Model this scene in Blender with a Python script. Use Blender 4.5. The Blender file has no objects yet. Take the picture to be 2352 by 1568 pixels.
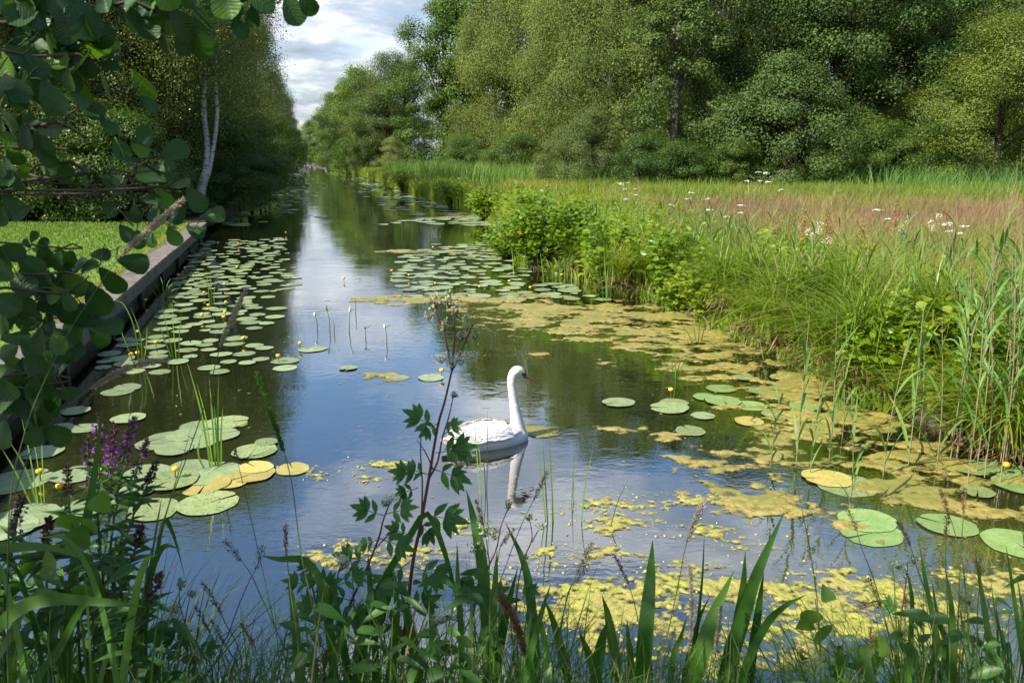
import bpy, bmesh, math, random
import numpy as np
from mathutils import Vector, Matrix
R = math.radians
C = bpy.context.scene.collection
scene = bpy.context.scene
# ------------------------------------------------------------------ camera, sky, sun, exposure
PITCH = 13.05; CAMH = 2.5; FPX = 1829.0
cd = bpy.data.cameras.new('camera'); cam = bpy.data.objects.new('camera', cd); C.objects.link(cam)
cam.location = (0, 0, CAMH); cam.rotation_euler = (R(90 - PITCH), 0, 0)
cd.lens = 28.0; cd.sensor_width = 36; cd.clip_end = 6000; cd.clip_start = 0.05
cd.dof.use_dof = True; cd.dof.focus_distance = 7.5; cd.dof.aperture_fstop = 9.0
scene.camera = cam
SUN_DIR = Vector((-0.68, -0.42, 0.74)).normalized()          # towards the sun
sun_el = math.asin(SUN_DIR.z); sun_az = math.atan2(SUN_DIR.x, SUN_DIR.y)
w = bpy.data.worlds.new('World'); scene.world = w; w.use_nodes = True
nt = w.node_tree; nt.nodes.clear()
def N(nt, t, **k):
    n = nt.nodes.new(t)
    for a, b in k.items(): setattr(n, a, b)
    return n
def L(nt, a, b): nt.links.new(a, b)
def mth(nt, op, a, b=None, c=None, clamp=False):
    n = N(nt, 'ShaderNodeMath', operation=op); n.use_clamp = clamp
    for i, v in enumerate((a, b, c)):
        if v is None: continue
        if isinstance(v, (int, float)): n.inputs[i].default_value = v
        else: L(nt, v, n.inputs[i])
    return n.outputs[0]
def ramp(nt, fac, stops, interp='LINEAR'):
    n = N(nt, 'ShaderNodeValToRGB'); cr = n.color_ramp; cr.interpolation = interp
    while len(cr.elements) > 1: cr.elements.remove(cr.elements[-1])
    for i, (p, c) in enumerate(stops):
        e = cr.elements[0] if i == 0 else cr.elements.new(p)
        e.position = p; e.color = (c, c, c, 1) if isinstance(c, (int, float)) else (*c, 1)
    L(nt, fac, n.inputs[0]); return n.outputs[0]
def mixc(nt, f, a, b, mode='MIX'):
    n = N(nt, 'ShaderNodeMix', data_type='RGBA', blend_type=mode)
    for s, v in ((n.inputs[0], f), (n.inputs[6], a), (n.inputs[7], b)):
        if isinstance(v, (int, float)): s.default_value = v
        elif isinstance(v, tuple): s.default_value = (*v, 1)
        else: L(nt, v, s)
    return n.outputs[2]
def noise(nt, vec, scale, detail=3, rough=0.55, dist=0.0):
    n = N(nt, 'ShaderNodeTexNoise'); n.inputs['Scale'].default_value = scale; n.inputs['Detail'].default_value = detail
    n.inputs['Roughness'].default_value = rough; n.inputs['Distortion'].default_value = dist
    if vec is not None: L(nt, vec, n.inputs['Vector'])
    return n.outputs[0]
sky = N(nt, 'ShaderNodeTexSky', sky_type='NISHITA'); sky.sun_disc = False
sky.sun_elevation = sun_el; sky.sun_rotation = sun_az; sky.air_density = 1.0; sky.dust_density = 1.2; sky.ozone_density = 1.6
bg = N(nt, 'ShaderNodeBackground'); bg.inputs[1].default_value = 0.12; hs = N(nt, 'ShaderNodeHueSaturation'); hs.inputs['Saturation'].default_value = 1.18; hs.inputs['Value'].default_value = 1.05; L(nt, sky.outputs[0], hs.inputs['Color']); L(nt, hs.outputs[0], bg.inputs[0])
tc = N(nt, 'ShaderNodeTexCoord'); sx = N(nt, 'ShaderNodeSeparateXYZ'); L(nt, tc.outputs['Generated'], sx.inputs[0])
zz = mth(nt, 'MAXIMUM', sx.outputs[2], 0.0)
den = mth(nt, 'ADD', zz, 0.16)
cx = mth(nt, 'DIVIDE', sx.outputs[0], den); cy = mth(nt, 'DIVIDE', sx.outputs[1], den)
cb = N(nt, 'ShaderNodeCombineXYZ'); L(nt, cx, cb.inputs[0]); L(nt, cy, cb.inputs[1]); cb.inputs[2].default_value = 7.3
mp = N(nt, 'ShaderNodeMapping'); L(nt, cb.outputs[0], mp.inputs[0]); mp.inputs['Location'].default_value = (0.35, 0.4, 0)
c1 = noise(nt, mp.outputs[0], 1.25, 9, 0.58, 0.2)
c2 = noise(nt, mp.outputs[0], 3.1, 7, 0.6, 0.3)
low = ramp(nt, sx.outputs[2], [(0.0, 0.22), (0.16, 0.17), (0.30, 0.03), (0.5, 0.0)])      # more cloud near the horizon
cov = mth(nt, 'SUBTRACT', mth(nt, 'ADD', c1, low), 0.035)
mask = ramp(nt, cov, [(0.50, 0.0), (0.60, 0.75), (0.72, 1.0)])
shade = mth(nt, 'ADD', mth(nt, 'MULTIPLY', c2, 0.75), mth(nt, 'MULTIPLY', c1, 0.25))
ccol = ramp(nt, shade, [(0.36, (0.36, 0.41, 0.50)), (0.47, (0.56, 0.61, 0.70)), (0.57, (0.98, 0.99, 1.0))])
bgc = N(nt, 'ShaderNodeBackground'); L(nt, ramp(nt, sx.outputs[2], [(0.0, 0.54), (0.12, 0.60), (0.26, 0.84)]), bgc.inputs[1]); L(nt, ccol, bgc.inputs[0])
mx = N(nt, 'ShaderNodeMixShader'); L(nt, mask, mx.inputs[0]); L(nt, bg.outputs[0], mx.inputs[1]); L(nt, bgc.outputs[0], mx.inputs[2])
wo = N(nt, 'ShaderNodeOutputWorld'); L(nt, mx.outputs[0], wo.inputs[0])
sd = bpy.data.lights.new('sun', 'SUN'); sd.energy = 5.0; sd.angle = R(0.5); sd.color = (1.0, 0.94, 0.84)
so = bpy.data.objects.new('sun', sd); C.objects.link(so); so.rotation_euler = SUN_DIR.to_track_quat('Z', 'Y').to_euler(); so.location = (-40, 8, 60)
vs = scene.view_settings; vs.view_transform = 'Standard'; vs.look = 'None'; vs.exposure = 0.86; vs.gamma = 1.0
scene.render.engine = 'CYCLES'; cy_ = scene.cycles
cy_.max_bounces = 6; cy_.diffuse_bounces = 3; cy_.glossy_bounces = 3; cy_.transmission_bounces = 4; cy_.transparent_max_bounces = 6
cy_.caustics_reflective = False; cy_.caustics_refractive = False; cy_.use_denoising = True; cy_.sample_clamp_indirect = 4.0

# ------------------------------------------------------------------ helpers
rs = np.random.RandomState
_sp, _cp = math.sin(R(PITCH)), math.cos(R(PITCH))
def ray(vx, vy):
    a, b = (vx - 1176) / FPX, (784 - vy) / FPX
    return np.array([a, _cp + b * _sp, -_sp + b * _cp])
def P(vx, vy, z=0.0):                       # point of a horizontal plane seen at a place of the photograph (2352 x 1568 units)
    d = ray(vx, vy); t = (z - CAMH) / d[2]; return np.array([0, 0, CAMH]) + d * t
def V(vx, vy, d): return np.array([0, 0, CAMH]) + ray(vx, vy) * d
def GX(vx, y, z=0.4):                       # ground point at distance y under picture column vx
    d = y * _cp + (CAMH - z) * _sp; return np.array([(vx - 1176) / FPX * d, y, z])
def proj(p):
    p = np.atleast_2d(p); dx, dy, dz = p[:, 0], p[:, 1], p[:, 2] - CAMH
    zc = dy * _cp - dz * _sp; yc = dy * _sp + dz * _cp
    return np.stack([1176 + FPX * dx / zc, 784 - FPX * yc / zc, zc], 1)
def _hash(ix, iy, s):
    h = (ix.astype(np.int64) * 374761393 + iy.astype(np.int64) * 668265263 + s * 1442695041) & 0x7fffffff
    h = ((h ^ (h >> 13)) * 1274126177) & 0x7fffffff
    return ((h ^ (h >> 16)) & 0xffff) / 65535.0
def vnoise(x, y, s=0):
    ix, iy = np.floor(x), np.floor(y); fx, fy = x - ix, y - iy
    fx = fx * fx * (3 - 2 * fx); fy = fy * fy * (3 - 2 * fy)
    a, b, c, d = _hash(ix, iy, s), _hash(ix + 1, iy, s), _hash(ix, iy + 1, s), _hash(ix + 1, iy + 1, s)
    return (a * (1 - fx) + b * fx) * (1 - fy) + (c * (1 - fx) + d * fx) * fy
def fbm(x, y, o=4, s=0):
    r = 0; a = 0.5
    for i in range(o): r = r + a * vnoise(x, y, s + i); x, y, a = x * 2.03 + 5.1, y * 2.03 + 1.7, a * 0.5
    return r
def unit(v): v = np.asarray(v, float); return v / np.maximum(np.linalg.norm(v, axis=-1, keepdims=True), 1e-9)
class MB:
    def __init__(s): s.v = []; s.q = []; s.t = []; s.qm = []; s.tm = []; s.n = 0; s.a = []; s.hasa = False
    def add(s, v, q=None, t=None, m=0, a=None):
        v = np.asarray(v, float).reshape(-1, 3); s.v.append(v); s.a.append(np.zeros((len(v), 2)) if a is None else a); s.hasa = s.hasa or a is not None
        if q is not None and len(q): q = np.asarray(q, int).reshape(-1, 4); s.q.append(q + s.n); s.qm.append(np.full(len(q), m))
        if t is not None and len(t): t = np.asarray(t, int).reshape(-1, 3); s.t.append(t + s.n); s.tm.append(np.full(len(t), m))
        s.n += len(v)
    def mesh(s, name, mats, smooth=False):
        me = bpy.data.meshes.new(name); v = np.concatenate(s.v) if s.v else np.zeros((0, 3))
        q = np.concatenate(s.q) if s.q else np.zeros((0, 4), int); t = np.concatenate(s.t) if s.t else np.zeros((0, 3), int)
        me.vertices.add(len(v)); me.vertices.foreach_set('co', v.astype(np.float32).ravel())
        lo = np.concatenate([q.ravel(), t.ravel()]); me.loops.add(len(lo)); me.loops.foreach_set('vertex_index', lo.astype(np.int32))
        cnt = np.concatenate([np.full(len(q), 4), np.full(len(t), 3)]).astype(np.int32)
        st = np.concatenate([[0], np.cumsum(cnt)[:-1]]).astype(np.int32) if len(cnt) else cnt
        me.polygons.add(len(cnt)); me.polygons.foreach_set('loop_start', st); me.polygons.foreach_set('loop_total', cnt)
        mi = np.concatenate([x for x in (s.qm + s.tm)]) if (s.qm or s.tm) else np.zeros(0)
        me.polygons.foreach_set('material_index', mi.astype(np.int32))
        me.polygons.foreach_set('use_smooth', np.full(len(cnt), smooth))
        for m in (mats if isinstance(mats, (list, tuple)) else [mats]): me.materials.append(m)
        if s.hasa:
            at = me.attributes.new('leafuv', 'FLOAT2', 'POINT'); at.data.foreach_set('vector', np.concatenate(s.a).astype(np.float32).ravel())
        me.update(calc_edges=True); return me
    def build(s, name, mats, parent=None, smooth=False):
        return obj(name, s.mesh(name, mats, smooth), parent)
def obj(name, me, parent=None, loc=None):
    o = bpy.data.objects.new(name, me); C.objects.link(o)
    if parent is not None: o.parent = parent
    if loc is not None: o.location = loc
    return o
def tag(o, label=None, cat=None, group=None, kind=None):
    for k, v in (('label', label), ('category', cat), ('group', group), ('kind', kind)):
        if v: o[k] = v
    return o
def empty(name, loc, label, cat, group=None, rz=0.0):
    o = bpy.data.objects.new(name, None); C.objects.link(o); o.location = loc; o.rotation_euler = (0, 0, rz); o.empty_display_size = 0.1
    return tag(o, label, cat, group)
def dup(root, loc, rz=0.0, scale=1.0, label=None, group=None, name=None):
    r = root.copy(); C.objects.link(r); r.location = loc; r.rotation_euler = (0, 0, rz)
    r.scale = (scale,) * 3 if isinstance(scale, (int, float)) else scale
    if label: r['label'] = label
    if group: r['group'] = group
    for ch in list(root.children):
        c = ch.copy(); C.objects.link(c); c.parent = r
        for g in list(ch.children): d = g.copy(); C.objects.link(d); d.parent = c
    return r
def spline(pts, n):
    p = np.asarray(pts, float)
    if len(p) == 2: t = np.linspace(0, 1, n)[:, None]; return p[0] * (1 - t) + p[1] * t
    p = np.vstack([2 * p[0] - p[1], p, 2 * p[-1] - p[-2]]); m = len(p) - 3; out = []
    for u in np.linspace(0, m - 1e-6, n):
        i = int(u); f = u - i; a, b, c, d = p[i:i + 4]
        out.append(0.5 * (2 * b + (c - a) * f + (2 * a - 5 * b + 4 * c - d) * f * f + (3 * b - a - 3 * c + d) * f ** 3))
    return np.array(out)
def lerpn(vals, n): return np.interp(np.linspace(0, 1, n), np.linspace(0, 1, len(vals)), vals)
def tube(mb, pts, rad, k=6, m=0, cap=False):
    p = np.asarray(pts, float); n = len(p); rad = np.broadcast_to(np.asarray(rad, float), (n,)) if np.ndim(rad) == 0 or len(rad) == n else lerpn(rad, n)
    tg = unit(np.gradient(p, axis=0)); ref = np.array([0.31, 0.95, 0.02]) if abs(tg[:, 2]).mean() > 0.5 else np.array([0, 0, 1.0])
    a = unit(np.cross(tg, ref)); b = np.cross(tg, a); th = np.linspace(0, 2 * np.pi, k, endpoint=False)
    v = p[:, None] + rad[:, None, None] * (np.cos(th)[None, :, None] * a[:, None] + np.sin(th)[None, :, None] * b[:, None])
    i, j = np.meshgrid(np.arange(n - 1), np.arange(k), indexing='ij'); j2 = (j + 1) % k
    q = np.stack([i * k + j, i * k + j2, (i + 1) * k + j2, (i + 1) * k + j], -1).reshape(-1, 4)
    t = None
    vv = v.reshape(-1, 3)
    if cap:
        vv = np.vstack([vv, p[0], p[-1]]); b0, b1 = n * k, n * k + 1
        t = [[b0, (j + 1) % k, j] for j in range(k)] + [[b1, (n - 1) * k + j, (n - 1) * k + (j + 1) % k] for j in range(k)]
    mb.add(vv, q, t, m)
def strip(mb, pts, wid, nrm, fold=0.0, n=14, m=0):           # a long leaf blade: centre line, widths, a normal hint, v-fold
    p = spline(pts, n); wv = lerpn(wid, n); tg = unit(np.gradient(p, axis=0)); nr = np.broadcast_to(np.asarray(nrm, float), p.shape)
    s = unit(np.cross(tg, nr)); nn = unit(np.cross(s, tg))
    v = np.stack([p - s * wv[:, None] / 2 + nn * (fold * wv)[:, None], p, p + s * wv[:, None] / 2 + nn * (fold * wv)[:, None]], 1)
    i = np.arange(n - 1)[:, None] * 3
    q = np.concatenate([i + [[0, 1, 4, 3]], i + [[1, 2, 5, 4]]]); mb.add(v.reshape(-1, 3), q, None, m)
def blades(mb, base, h, wd, az, lean, segs=3, twist=None, m=0, droop=1.6, rnd=None):
    n = len(base); t = np.linspace(0, 1, segs + 1)
    d = np.stack([np.cos(az), np.sin(az), 0 * az], 1); tw = az + np.pi / 2 if twist is None else twist
    sd_ = np.stack([np.cos(tw), np.sin(tw), 0 * tw], 1)
    hz = (t[None] - 0.28 * np.minimum(lean, 1.6)[:, None] * t[None] ** 3 * droop * 0.8)
    c = base[:, None] + d[:, None] * (lean * h)[:, None, None] * (t[None, :, None] ** 1.9) + np.array([0, 0, 1.0]) * (h[:, None] * hz)[:, :, None]
    ww = wd[:, None] * np.clip(1.02 - t[None] ** 1.7, 0.04, 1) * 0.5
    v = np.stack([c - sd_[:, None] * ww[:, :, None], c + sd_[:, None] * ww[:, :, None]], 2).reshape(-1, 3)
    b = (np.arange(n) * (segs + 1) * 2)[:, None, None]; s = (np.arange(segs) * 2)[None, :, None]
    q = (b + s + np.array([0, 1, 3, 2])[None, None]).reshape(-1, 4); mb.add(v, q, None, m)
def cards(mb, pos, size, dirs, nrm, aspect=0.6, m=0):         # leaf-shaped (kite) faces
    n = len(pos); dirs = unit(dirs); s = unit(np.cross(dirs, nrm)); sz = np.asarray(size)[:, None]
    v = np.stack([pos, pos + dirs * sz * 0.45 + s * sz * aspect / 2, pos + dirs * sz, pos + dirs * sz * 0.45 - s * sz * aspect / 2], 1)
    mb.add(v.reshape(-1, 3), np.arange(n * 4).reshape(-1, 4), None, m)
def leaf_grid(profile, nu=9, nv=4, fold=0.12, curl=0.15, pleat=0.0, teeth=0.0, nt_=9):
    u = np.linspace(0, 1, nu + 1); v = np.linspace(-1, 1, nv + 1); U, W = np.meshgrid(u, v, indexing='ij')
    wd = profile(u)[:, None] * 0.5
    if teeth: wd = wd * (1 + teeth * (2 * np.mod(u * nt_, 1.0) - 1))[:, None]
    X = W * wd; Y = U - 0.0 + (np.abs(W) * wd * 0.35 if teeth else 0) * (1 - U)
    Z = fold * np.abs(W) * wd * 2 - curl * U ** 2 + pleat * np.sin(U * 34 + np.abs(W) * -6) * np.abs(W)
    k = nv + 1; i, j = np.meshgrid(np.arange(nu), np.arange(nv), indexing='ij')
    q = np.stack([i * k + j, i * k + j + 1, (i + 1) * k + j + 1, (i + 1) * k + j], -1).reshape(-1, 4)
    return np.stack([X, Y, Z], -1).reshape(-1, 3), q, np.stack([U, W], -1).reshape(-1, 2)
def place_leaf(mb, proto, base, d, nrm, ln, wd, m=0):
    v, q, uv = proto; d = unit(d); s = unit(np.cross(d, nrm)); n = np.cross(s, d)
    mb.add(np.asarray(base) + v[:, :1] * s * wd + v[:, 1:2] * d * ln + v[:, 2:3] * n * ln, q, None, m, uv)

# ------------------------------------------------------------------ materials
def newmat(name):
    m = bpy.data.materials.new(name); m.use_nodes = True; nt = m.node_tree; nt.nodes.clear()
    return m, nt, N(nt, 'ShaderNodeOutputMaterial')
def leafmat(name, c1, c2, tr=0.35, rough=0.5, spec=0.35, clump=0.6, cs=1.0, trc=None, objvar=0.42, odd=None, oddf=0.03, veins=0):
    m, nt, out = newmat(name); g = N(nt, 'ShaderNodeNewGeometry'); oi = N(nt, 'ShaderNodeObjectInfo'); t = N(nt, 'ShaderNodeTexCoord')
    nz = noise(nt, t.outputs['Object'], cs, 2)
    f = mth(nt, 'ADD', mth(nt, 'MULTIPLY', g.outputs['Random Per Island'], 1 - clump), mth(nt, 'MULTIPLY', mth(nt, 'MULTIPLY_ADD', nz, 3.0, -1.0, clamp=True), clump), clamp=True)
    col = mixc(nt, f, c1, c2)
    if odd: col = mixc(nt, mth(nt, 'GREATER_THAN', g.outputs['Random Per Island'], 1 - oddf), col, odd)
    hv = N(nt, 'ShaderNodeHueSaturation'); L(nt, col, hv.inputs['Color'])
    L(nt, mth(nt, 'MULTIPLY_ADD', oi.outputs['Random'], objvar, 1 - objvar / 2), hv.inputs['Value'])
    L(nt, mth(nt, 'MULTIPLY_ADD', oi.outputs['Random'], -0.03 * min(1, objvar * 4), 0.515), hv.inputs['Hue'])
    p = N(nt, 'ShaderNodeBsdfPrincipled'); L(nt, hv.outputs[0], p.inputs['Base Color']); p.inputs['Roughness'].default_value = rough
    p.inputs['Specular IOR Level'].default_value = spec
    if veins:
        at = N(nt, 'ShaderNodeAttribute', attribute_name='leafuv'); sv = N(nt, 'ShaderNodeSeparateXYZ'); L(nt, at.outputs['Vector'], sv.inputs[0]); aw = mth(nt, 'ABSOLUTE', sv.outputs[1])
        fr_ = mth(nt, 'FRACT', mth(nt, 'SUBTRACT', mth(nt, 'MULTIPLY', sv.outputs[0], veins), mth(nt, 'MULTIPLY', aw, 1.6)))
        side = mth(nt, 'ABSOLUTE', mth(nt, 'SUBTRACT', fr_, 0.5)); vl = mth(nt, 'MAXIMUM', ramp(nt, side, [(0.36, 0.0), (0.5, 0.75)]), ramp(nt, aw, [(0.0, 1.0), (0.07, 0.0)]))
        L(nt, mixc(nt, mth(nt, 'MULTIPLY', vl, 0.38), hv.outputs[0], mixc(nt, 0.5, hv.outputs[0], (0.20, 0.26, 0.09))), p.inputs['Base Color'])
        bb = N(nt, 'ShaderNodeBump'); bb.inputs['Strength'].default_value = 0.28; bb.inputs['Distance'].default_value = 0.003; L(nt, side, bb.inputs['Height']); L(nt, bb.outputs[0], p.inputs['Normal'])
    tl = N(nt, 'ShaderNodeBsdfTranslucent'); L(nt, mixc(nt, 1.0, hv.outputs[0], trc or (1.25, 1.35, 0.55), 'MULTIPLY'), tl.inputs[0])
    ms = N(nt, 'ShaderNodeMixShader'); ms.inputs[0].default_value = tr; L(nt, p.outputs[0], ms.inputs[1]); L(nt, tl.outputs[0], ms.inputs[2])
    L(nt, ms.outputs[0], out.inputs[0]); return m
def solid(name, c1, c2, scale=8, rough=0.75, spec=0.3, detail=4, bump=0.0, stretch=(1, 1, 1), lo=0.35, hi=0.65, gen='Object', objvar=0.0):
    m, nt, out = newmat(name); t = N(nt, 'ShaderNodeTexCoord'); mp = N(nt, 'ShaderNodeMapping'); L(nt, t.outputs[gen], mp.inputs[0]); mp.inputs['Scale'].default_value = stretch
    nz = noise(nt, mp.outputs[0], scale, detail, 0.6); col = mixc(nt, ramp(nt, nz, [(lo, 0.0), (hi, 1.0)]), c1, c2)
    if objvar:
        oi = N(nt, 'ShaderNodeObjectInfo'); hv = N(nt, 'ShaderNodeHueSaturation'); L(nt, col, hv.inputs['Color'])
        L(nt, mth(nt, 'MULTIPLY_ADD', oi.outputs['Random'], objvar, 1 - objvar / 2), hv.inputs['Value']); col = hv.outputs[0]
    p = N(nt, 'ShaderNodeBsdfPrincipled'); L(nt, col, p.inputs['Base Color']); p.inputs['Roughness'].default_value = rough; p.inputs['Specular IOR Level'].default_value = spec
    if bump:
        b = N(nt, 'ShaderNodeBump'); b.inputs['Strength'].default_value = bump; b.inputs['Distance'].default_value = 0.02; L(nt, nz, b.inputs['Height']); L(nt, b.outputs[0], p.inputs['Normal'])
    L(nt, p.outputs[0], out.inputs[0]); return m
# ------------------------------------------------------------------ setting: water, banks, ground
def water_mat():
    m, nt, out = newmat('canal_water'); t = N(nt, 'ShaderNodeTexCoord'); o = t.outputs['Object']
    mp = N(nt, 'ShaderNodeMapping'); L(nt, o, mp.inputs[0]); mp.inputs['Scale'].default_value = (0.75, 1.3, 1); mp.inputs['Rotation'].default_value = (0, 0, R(12))
    n1 = noise(nt, mp.outputs[0], 13.0, 2, 0.5, 0.4); n2 = noise(nt, mp.outputs[0], 2.2, 2, 0.5, 0.3)
    patch = ramp(nt, noise(nt, o, 0.55, 2), [(0.38, 0.12), (0.62, 1.0)])
    h = mth(nt, 'ADD', mth(nt, 'MULTIPLY', mth(nt, 'MULTIPLY', n1, 0.0014), patch), mth(nt, 'MULTIPLY', n2, 0.0022))
    b = N(nt, 'ShaderNodeBump'); b.inputs['Strength'].default_value = 1.0; b.inputs['Distance'].default_value = 1.0; L(nt, h, b.inputs['Height'])
    # submerged yellowish algae veil in the shallow near corner
    sp = N(nt, 'ShaderNodeSeparateXYZ'); L(nt, o, sp.inputs[0])
    gx = mth(nt, 'MULTIPLY_ADD', sp.outputs[0], 0.45, -0.05, clamp=True)
    gy = mth(nt, 'MULTIPLY_ADD', sp.outputs[1], -0.42, 2.55, clamp=True)
    veil = mth(nt, 'MULTIPLY', mth(nt, 'MULTIPLY', gx, gy), ramp(nt, noise(nt, o, 1.6, 6, 0.65), [(0.34, 0.15), (0.62, 1.0)]))
    body = mixc(nt, veil, (0.012, 0.013, 0.005), (0.13, 0.125, 0.045))
    df = N(nt, 'ShaderNodeBsdfDiffuse'); L(nt, body, df.inputs[0])
    gl = N(nt, 'ShaderNodeBsdfGlossy'); gl.inputs['Roughness'].default_value = 0.015; L(nt, b.outputs[0], gl.inputs['Normal']); gl.inputs[0].default_value = (0.97, 0.98, 1, 1)
    fr = N(nt, 'ShaderNodeFresnel'); fr.inputs[0].default_value = 1.40; L(nt, b.outputs[0], fr.inputs['Normal'])
    f = mth(nt, 'MULTIPLY_ADD', fr.outputs[0], 0.95, 0.31, clamp=True)
    ms = N(nt, 'ShaderNodeMixShader'); L(nt, f, ms.inputs[0]); L(nt, df.outputs[0], ms.inputs[1]); L(nt, gl.outputs[0], ms.inputs[2]); L(nt, ms.outputs[0], out.inputs[0])
    return m
mb = MB(); mb.add([[-300, -12, 0], [120, -12, 0], [120, 600, 0], [-300, 600, 0]], [[0, 1, 2, 3]])
tag(mb.build('water', water_mat()), 'still canal water reflecting blue sky, clouds and trees', None, None, 'structure')
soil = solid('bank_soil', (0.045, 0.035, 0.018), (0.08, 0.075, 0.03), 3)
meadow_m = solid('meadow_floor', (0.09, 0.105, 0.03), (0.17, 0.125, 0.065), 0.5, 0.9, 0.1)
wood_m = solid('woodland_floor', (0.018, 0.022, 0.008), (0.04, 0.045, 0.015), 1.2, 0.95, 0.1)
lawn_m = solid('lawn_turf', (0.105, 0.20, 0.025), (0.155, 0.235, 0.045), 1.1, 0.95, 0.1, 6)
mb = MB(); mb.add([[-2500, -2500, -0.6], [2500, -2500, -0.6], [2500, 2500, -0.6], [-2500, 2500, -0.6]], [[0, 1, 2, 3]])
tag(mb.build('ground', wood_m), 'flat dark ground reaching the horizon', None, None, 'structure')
RB_V = [(2352, 1075), (2200, 1010), (2060, 965), (1950, 900), (1850, 850), (1720, 790), (1600, 735), (1500, 695), (1420, 676), (1330, 640), (1215, 612), (1145, 570), (1150, 530), (1120, 505), (1060, 480), (980, 455), (900, 430), (860, 412), (800, 398), (745, 388), (718, 382), (703, 377)]
RB = np.array([[9.5, 0.5, 0], [7.2, 3.6, 0]] + [list(P(x, y)) for x, y in RB_V]); RB = np.vstack([RB, [RB[-1] + [-45, 150, 0]]])
LB_V = [(478, 516), (520, 498), (580, 474), (628, 440), (650, 412), (666, 393), (677, 381), (685, 374.5)]
LB = np.array([list(P(x, y)) for x, y in LB_V]); LB = np.vstack([LB, [LB[-1] + [-40, 150, 0]]])
ZQ = 0.45
QA, QB = P(473, 511, ZQ), P(65, 852, ZQ)                     # far and near end of the quay's outer top edge
qd = unit(QB - QA); QC = QB + qd * 5.0; qn = np.array([qd[1], -qd[0], 0]); qn = qn if qn[0] < 0 else -qn    # qn points inland (left)
def bank(name, line, sgn, prof, mats, n=120, label=''):
    d = np.r_[0, np.cumsum(np.linalg.norm(np.diff(line, axis=0), axis=1))]; s = (np.linspace(0, 1, n) ** 1.8) * d[-1]
    pl = np.stack([np.interp(s, d, line[:, k]) for k in range(3)], 1)
    pl[:, 0] += (fbm(pl[:, 1] * 1.3, pl[:, 0], 3, 5) - 0.45) * 0.5 * np.clip(pl[:, 1] / 20, 0.3, 3)
    v = np.stack([pl + np.array([sgn * o, 0, z]) for o, z in prof], 1); k = len(prof); mb = MB()
    i, j = np.meshgrid(np.arange(n - 1), np.arange(k - 1), indexing='ij'); q = np.stack([i * k + j, (i + 1) * k + j, (i + 1) * k + j + 1, i * k + j + 1], -1)
    qq = q.reshape(-1, 4) if sgn < 0 else q.reshape(-1, 4)[:, ::-1]
    mb.add(v.reshape(-1, 3), qq); mb.qm = [np.tile(np.array([0, 0, 0] + [1] * (k - 4)), n - 1)]
    tag(mb.build(name, mats, None, True), label, None, None, 'structure'); return pl
RBL = bank('meadow_ground', RB, 1, [(-0.1, -0.3), (0.05, -0.02), (0.25, 0.2), (0.9, 0.36), (4, 0.4), (30, 0.4), (100, 0.4), (700, 0.5)], [soil, meadow_m], label='meadow ground on the right bank')
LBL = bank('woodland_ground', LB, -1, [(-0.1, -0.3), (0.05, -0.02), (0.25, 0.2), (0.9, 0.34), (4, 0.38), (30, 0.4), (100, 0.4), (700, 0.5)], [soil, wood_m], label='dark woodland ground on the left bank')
q0, q1 = QA + qn * 0.46, QC + qn * 0.46
far = QA + np.array([-26, 1.2, 0]); near = QC + np.array([-22, -1, 0]); zl = ZQ - 0.03
mb = MB(); mb.add([[*q0[:2], zl], [*q1[:2], zl], [*near[:2], zl], [*far[:2], zl]], [[0, 3, 2, 1]])
tag(mb.build('lawn', lawn_m), 'mown green lawn behind the quay edge', None, None, 'structure')
mb = MB(); a, b = QA + np.array([0.6, 0.6, 0]), QA + np.array([-40, 2.2, 0]); c, d = b + np.array([0, 30, 0]), a + np.array([-2, 12, 0])
mb.add([[*x[:2], 0.36] for x in (a + [-1.0, 0.2, 0], d + [-2.5, 0, 0], c, b)], [[0, 1, 2, 3]])
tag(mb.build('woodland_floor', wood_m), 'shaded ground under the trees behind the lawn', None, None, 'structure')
xs = np.linspace(-9, 12, 60); prof = [(-6, 0.75), (0, 0.72), (1.4, 0.62), (2.1, 0.33), (2.7, 0.06), (3.2, -0.2)]
v = [[x, y + 0.25 * math.sin(x * 1.7) + 0.12 * math.sin(x * 4.1) if y > 1 else y, z] for x in xs for y, z in prof]; k = len(prof)
q = [[i * k + j, (i + 1) * k + j, (i + 1) * k + j + 1, i * k + j + 1] for i in range(59) for j in range(k - 1)]
mb = MB(); mb.add(v, q); tag(mb.build('near_bank', soil, None, True), 'earth bank at the near end of the canal', None, None, 'structure')
def nbz(x, y): return np.interp(y, [p[0] for p in prof], [p[1] for p in prof])
def rb_x(y): return np.interp(y, RBL[:, 1], RBL[:, 0])       # x of the right water line at distance y
def lb_x(y): return np.interp(y, LBL[:, 1], LBL[:, 0])

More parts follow.
